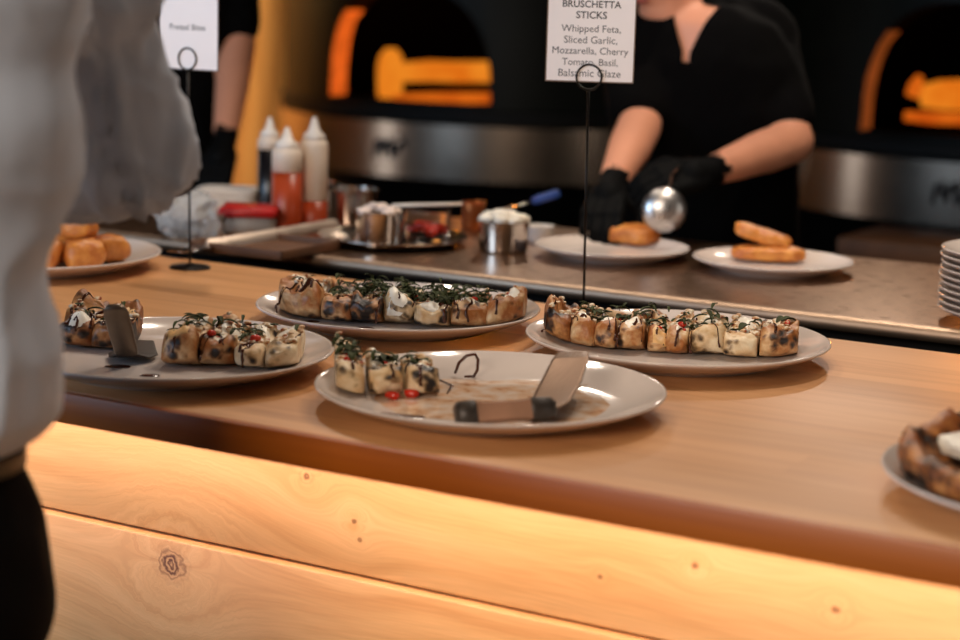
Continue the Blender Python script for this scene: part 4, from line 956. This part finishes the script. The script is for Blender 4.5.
def ring_pts(c, ax, ay, f, n=32, ex=2.4):
    r = Vector((f.y, -f.x, 0)); out = []
    for i in range(n):
        a = 2 * math.pi * i / n; ca, sa = math.cos(a), math.sin(a)
        out.append(c + r * ax * math.copysign(abs(ca) ** (2 / ex), ca) + f * ay * math.copysign(abs(sa) ** (2 / ex), sa))
    return out

# --- the guest in the blue-grey shirt (front, left)
f1 = Vector((0.10, 1, 0)).normalized(); nrm = Vector((math.cos(math.radians(42)), math.sin(math.radians(42)), 0))
c1 = Vector((-1.245, 1.06, 0)); D1 = 1.56
EDGE = [(-120, 60), (-60, 88), (0, 92), (15, 86), (60, 76), (110, 84), (150, 80), (200, 67), (230, 60), (260, 51), (300, 58), (340, 66), (380, 69), (408, 66), (428, 48), (446, 22)]
HIP = [(436, 14), (455, 16), (480, 27), (520, 45), (560, 49), (600, 54), (640, 50)]
def rings1(tab, k=1.0):
    out = []
    for y, x in tab:
        e = at_d(x, y, D1); s = (e - Vector((c1.x, c1.y, e.z))).dot(nrm) / 0.1745 * k
        out.append(ring_pts(Vector((c1.x, c1.y, e.z)), 0.205 * s, 0.130 * s, f1))
    return out
def torso1(k, low=False):
    if low: return rings1(HIP)
    return rings1(EDGE if k > 0.95 else EDGE[:-1] , k if k > 0.95 else 0.86)
J1 = dict(chest=Vector((c1.x, c1.y, 1.42)), neck=Vector((c1.x + 0.01, c1.y + 0.04, 1.56)), head=Vector((c1.x + 0.02, c1.y + 0.10, 1.69)))
J1['shR'] = at_d(84, -30, 1.60); J1['elR'] = at_d(130, 150, 1.72); J1['wrR'] = at_d(-10, 172, 1.86)
J1['shL'] = Vector((c1.x - 0.19, c1.y, J1['shR'].z)); J1['elL'] = Vector((c1.x - 0.26, c1.y + 0.10, 1.18)); J1['wrL'] = Vector((c1.x - 0.10, c1.y + 0.30, 1.22))
for s, x in (('L', -0.10), ('R', 0.10)):
    J1['hip' + s] = Vector((c1.x + x, c1.y, 0.90)); J1['kn' + s] = Vector((c1.x + x, c1.y + 0.02, 0.50)); J1['an' + s] = Vector((c1.x + x, c1.y - 0.02, 0.085))
ARM_A, ARM_B = J1['shR'], J1['elR']; ARM_D = (ARM_B - ARM_A).normalized()
def detail1(c):
    # creases that run along the sleeve, billows and drag lines on the back
    q = c - ARM_A; u = q.dot(ARM_D); w = q - ARM_D * u
    k = max(0.0, min(1.0, (0.16 - w.length) / 0.06)) if u > -0.02 else 0.0
    ang = math.atan2(w.z, w.dot(_R0))
    rg = lambda n: (1 - min(1, abs(n) * 2.6)) ** 2
    a = rg(nz((u * 0.30 + ang * 0.06, ang * 0.10, 0.3), 22, 5)) * 0.010 + rg(nz((u * 0.9 - ang * 0.05, ang * 0.04, 2), 26, 3)) * 0.006
    b = rg(nz((c.x * 0.9, c.y * 0.9, c.z * 0.40 + c.x * 0.4), 8, 9)) * 0.012 + rg(nz((c.x * 0.6, c.y * 0.6, c.z * 1.4 + c.x * 0.8), 9, 2)) * 0.007
    return a * 0.75 * k + b * 0.6 * (1 - k) - 0.006
root, add, r1, _ = person('guest in a blue-grey long-sleeved shirt and black trousers, elbow raised over the counter', J1, f1, torso1, M['shirt'], M['hair'], vox=0.0075, sleeve=(0.050, 0.066, 0.046), shirt_detail=detail1, head_face=Vector((0.3, 1, -0.2)), legw=1.05, base=(c1.x, c1.y, 0))
zb = at_d(20, 446, D1).z
bm = B(); s_ = (at_d(20, 446, D1) - Vector((c1.x, c1.y, zb))).dot(nrm) / 0.1745
rg = [ring_pts(Vector((c1.x, c1.y, zb + dz)), (0.205 * s_ + w), (0.130 * s_ + w), f1, 48) for dz, w in ((-0.012, -0.004), (-0.012, 0.003), (0.010, 0.003), (0.010, -0.004))]
loft(bm, rg, cap=False); add(bm, 'belt', M['leather'], lab='dark leather belt')

# --- the worker in black behind the steel table (centre)
f2 = Vector((-0.05, -1, 0)).normalized(); D2 = 3.50
c2 = at_d(714, 150, 3.60); c2.z = 0
def torso2(k, low=False):
    lean = lambda z: Vector((0, -0.10 * max(0, (z - 0.95)) / 0.4, 0))
    if low: tab = ((0.80, 0.175, 0.13), (0.88, 0.18, 0.13), (0.97, 0.165, 0.12), (1.02, 0.16, 0.115))
    else: tab = ((0.88, 0.185, 0.135), (0.96, 0.175, 0.13), (1.08, 0.175, 0.13), (1.2, 0.19, 0.135), (1.30, 0.19, 0.125), (1.37, 0.15, 0.10), (1.40, 0.09, 0.07))
    kk = k if k > 0.95 else 0.88
    return [ring_pts(Vector((c2.x, c2.y, z)) + lean(z), a_ * kk, b_ * kk, f2) for z, a_, b_ in tab]
J2 = dict(chest=at_d(700, 40, 3.50), neck=at_d(690, 6, 3.46), head=at_d(668, -45, 3.42))
J2['shL'] = at_d(758, 38, 3.50); J2['elL'] = at_d(792, 142, 3.40); J2['wrL'] = at_d(708, 172, 3.20)
J2['shR'] = at_d(640, 46, 3.52); J2['elR'] = at_d(640, 126, 3.42); J2['wrR'] = at_d(612, 186, 3.22)
for s, x in (('L', 0.095), ('R', -0.095)):
    J2['hip' + s] = Vector((c2.x + x, c2.y, 0.84)); J2['kn' + s] = Vector((c2.x + x, c2.y - 0.02, 0.47)); J2['an' + s] = Vector((c2.x + x, c2.y, 0.085))
vb = at_d(692, 60, 3.40)
root, add, _, _ = person('worker in a black short-sleeved shirt and black gloves, plating food behind the steel table', J2, f2, torso2, M['black'], M['hair2'], gloves=True, vneck=(vb + Vector((0, 0, 0.10)), 0.042, 0.105), hand_curl=0.8, head_face=Vector((-0.35, -1, -0.35)), legw=0.95, base=(c2.x, c2.y, 0),
    hands={'L': (at_d(655, 182, 3.16) - J2['wrL'], Vector((0.2, -0.7, 0.7))), 'R': (at_d(600, 222, 3.14) - J2['wrR'], Vector((0.1, -0.6, 0.6)))})
# tattoo on the forearm
q = J2['elL'].lerp(J2['wrL'], 0.26); vdir = (CAMP - q).normalized(); ax = (J2['wrL'] - J2['elL']).normalized(); sx_ = ax.cross(vdir).normalized(); pts = []
for a_, b_ in ((-0.022, 0.006), (-0.012, -0.006), (0.0, -0.010), (0.010, -0.002), (0.006, 0.010), (-0.004, 0.006), (0.0, -0.004), (0.016, 0.008)):
    vec = vdir * math.sqrt(max(0, 1 - (b_ / 0.03) ** 2)) * 0.0455 + sx_ * b_; pts.append(q + ax * a_ + vec)
add(tube(B(), pts, 0.0028, 6), 'tattoo', M['ink'])
# ladle in his hand
lc = at_d(664, 210, 3.08); root = thing('ladle', 'round steel ladle hanging from the black glove, catching the light', 'ladle', lc)
vd = (CAMP - lc).normalized(); rot = vd.to_track_quat('Z', 'Y').to_matrix()
bm = lathe(B(), [(0, 0.010), (0.015, 0.0092), (0.027, 0.006), (0.034, 0.001), (0.0375, -0.004), (0.036, -0.004), (0.033, 0.000), (0.026, 0.0045), (0.014, 0.0076), (0, 0.0085)], 36)
for v in bm.verts: v.co = rot @ v.co
fin(bm, 'bowl', steel('brushed_ladle_steel', (190, 186, 184), 0.3, amp=0.06), root)
hh = at_d(672, 176, 3.14) - lc
fin(tube(B(), [Vector((0.002, 0.006, 0.034)), hh * 0.7 + Vector((0, 0.004, 0)), hh, hh * 1.5 + Vector((0, 0.05, 0))], 0.004, 8), 'handle', M['steel_bright'], root)

# --- the second worker, behind the small sign
f3 = Vector((0.35, -1, 0)).normalized(); c3 = at_d(160, 120, 4.25); c3.z = 0
def torso3(k, low=False):
    if low: tab = ((0.80, 0.17, 0.13), (0.88, 0.175, 0.13), (0.97, 0.16, 0.12), (1.02, 0.155, 0.115))
    else: tab = ((0.86, 0.16, 0.13), (0.96, 0.155, 0.125), (1.1, 0.155, 0.125), (1.25, 0.165, 0.13), (1.38, 0.17, 0.125), (1.46, 0.14, 0.10), (1.49, 0.08, 0.07))
    kk = k if k > 0.95 else 0.88
    return [ring_pts(Vector((c3.x, c3.y, z)), a_ * kk, b_ * kk, f3) for z, a_, b_ in tab]
J3 = dict(chest=Vector((c3.x, c3.y, 1.42)), neck=Vector((c3.x, c3.y, 1.53)) + f3 * 0.02, head=Vector((c3.x, c3.y, 1.65)) + f3 * 0.05)
J3['shL'] = at_d(226, -40, 4.22); J3['elL'] = at_d(238, 44, 4.20); J3['wrL'] = at_d(224, 146, 4.02)
J3['shR'] = Vector((c3.x - 0.15, c3.y - 0.03, 1.43)); J3['elR'] = Vector((c3.x - 0.16, c3.y - 0.08, 1.18)); J3['wrR'] = Vector((c3.x - 0.02, c3.y - 0.24, 1.12))
for s, x in (('L', 0.09), ('R', -0.09)):
    J3['hip' + s] = Vector((c3.x + x, c3.y, 0.84)); J3['kn' + s] = Vector((c3.x + x, c3.y - 0.02, 0.47)); J3['an' + s] = Vector((c3.x + x, c3.y, 0.085))
person('worker in black with a bare forearm and black glove, half hidden behind the small sign', J3, f3, torso3, M['black'], M['hair'], gloves=True, head_face=f3 + Vector((0, 0, -0.3)), legw=0.95, base=(c3.x, c3.y, 0),
    hands={'L': (at_d(212, 188, 3.98) - J3['wrL'], Vector((0.3, -0.8, 0.4)))})
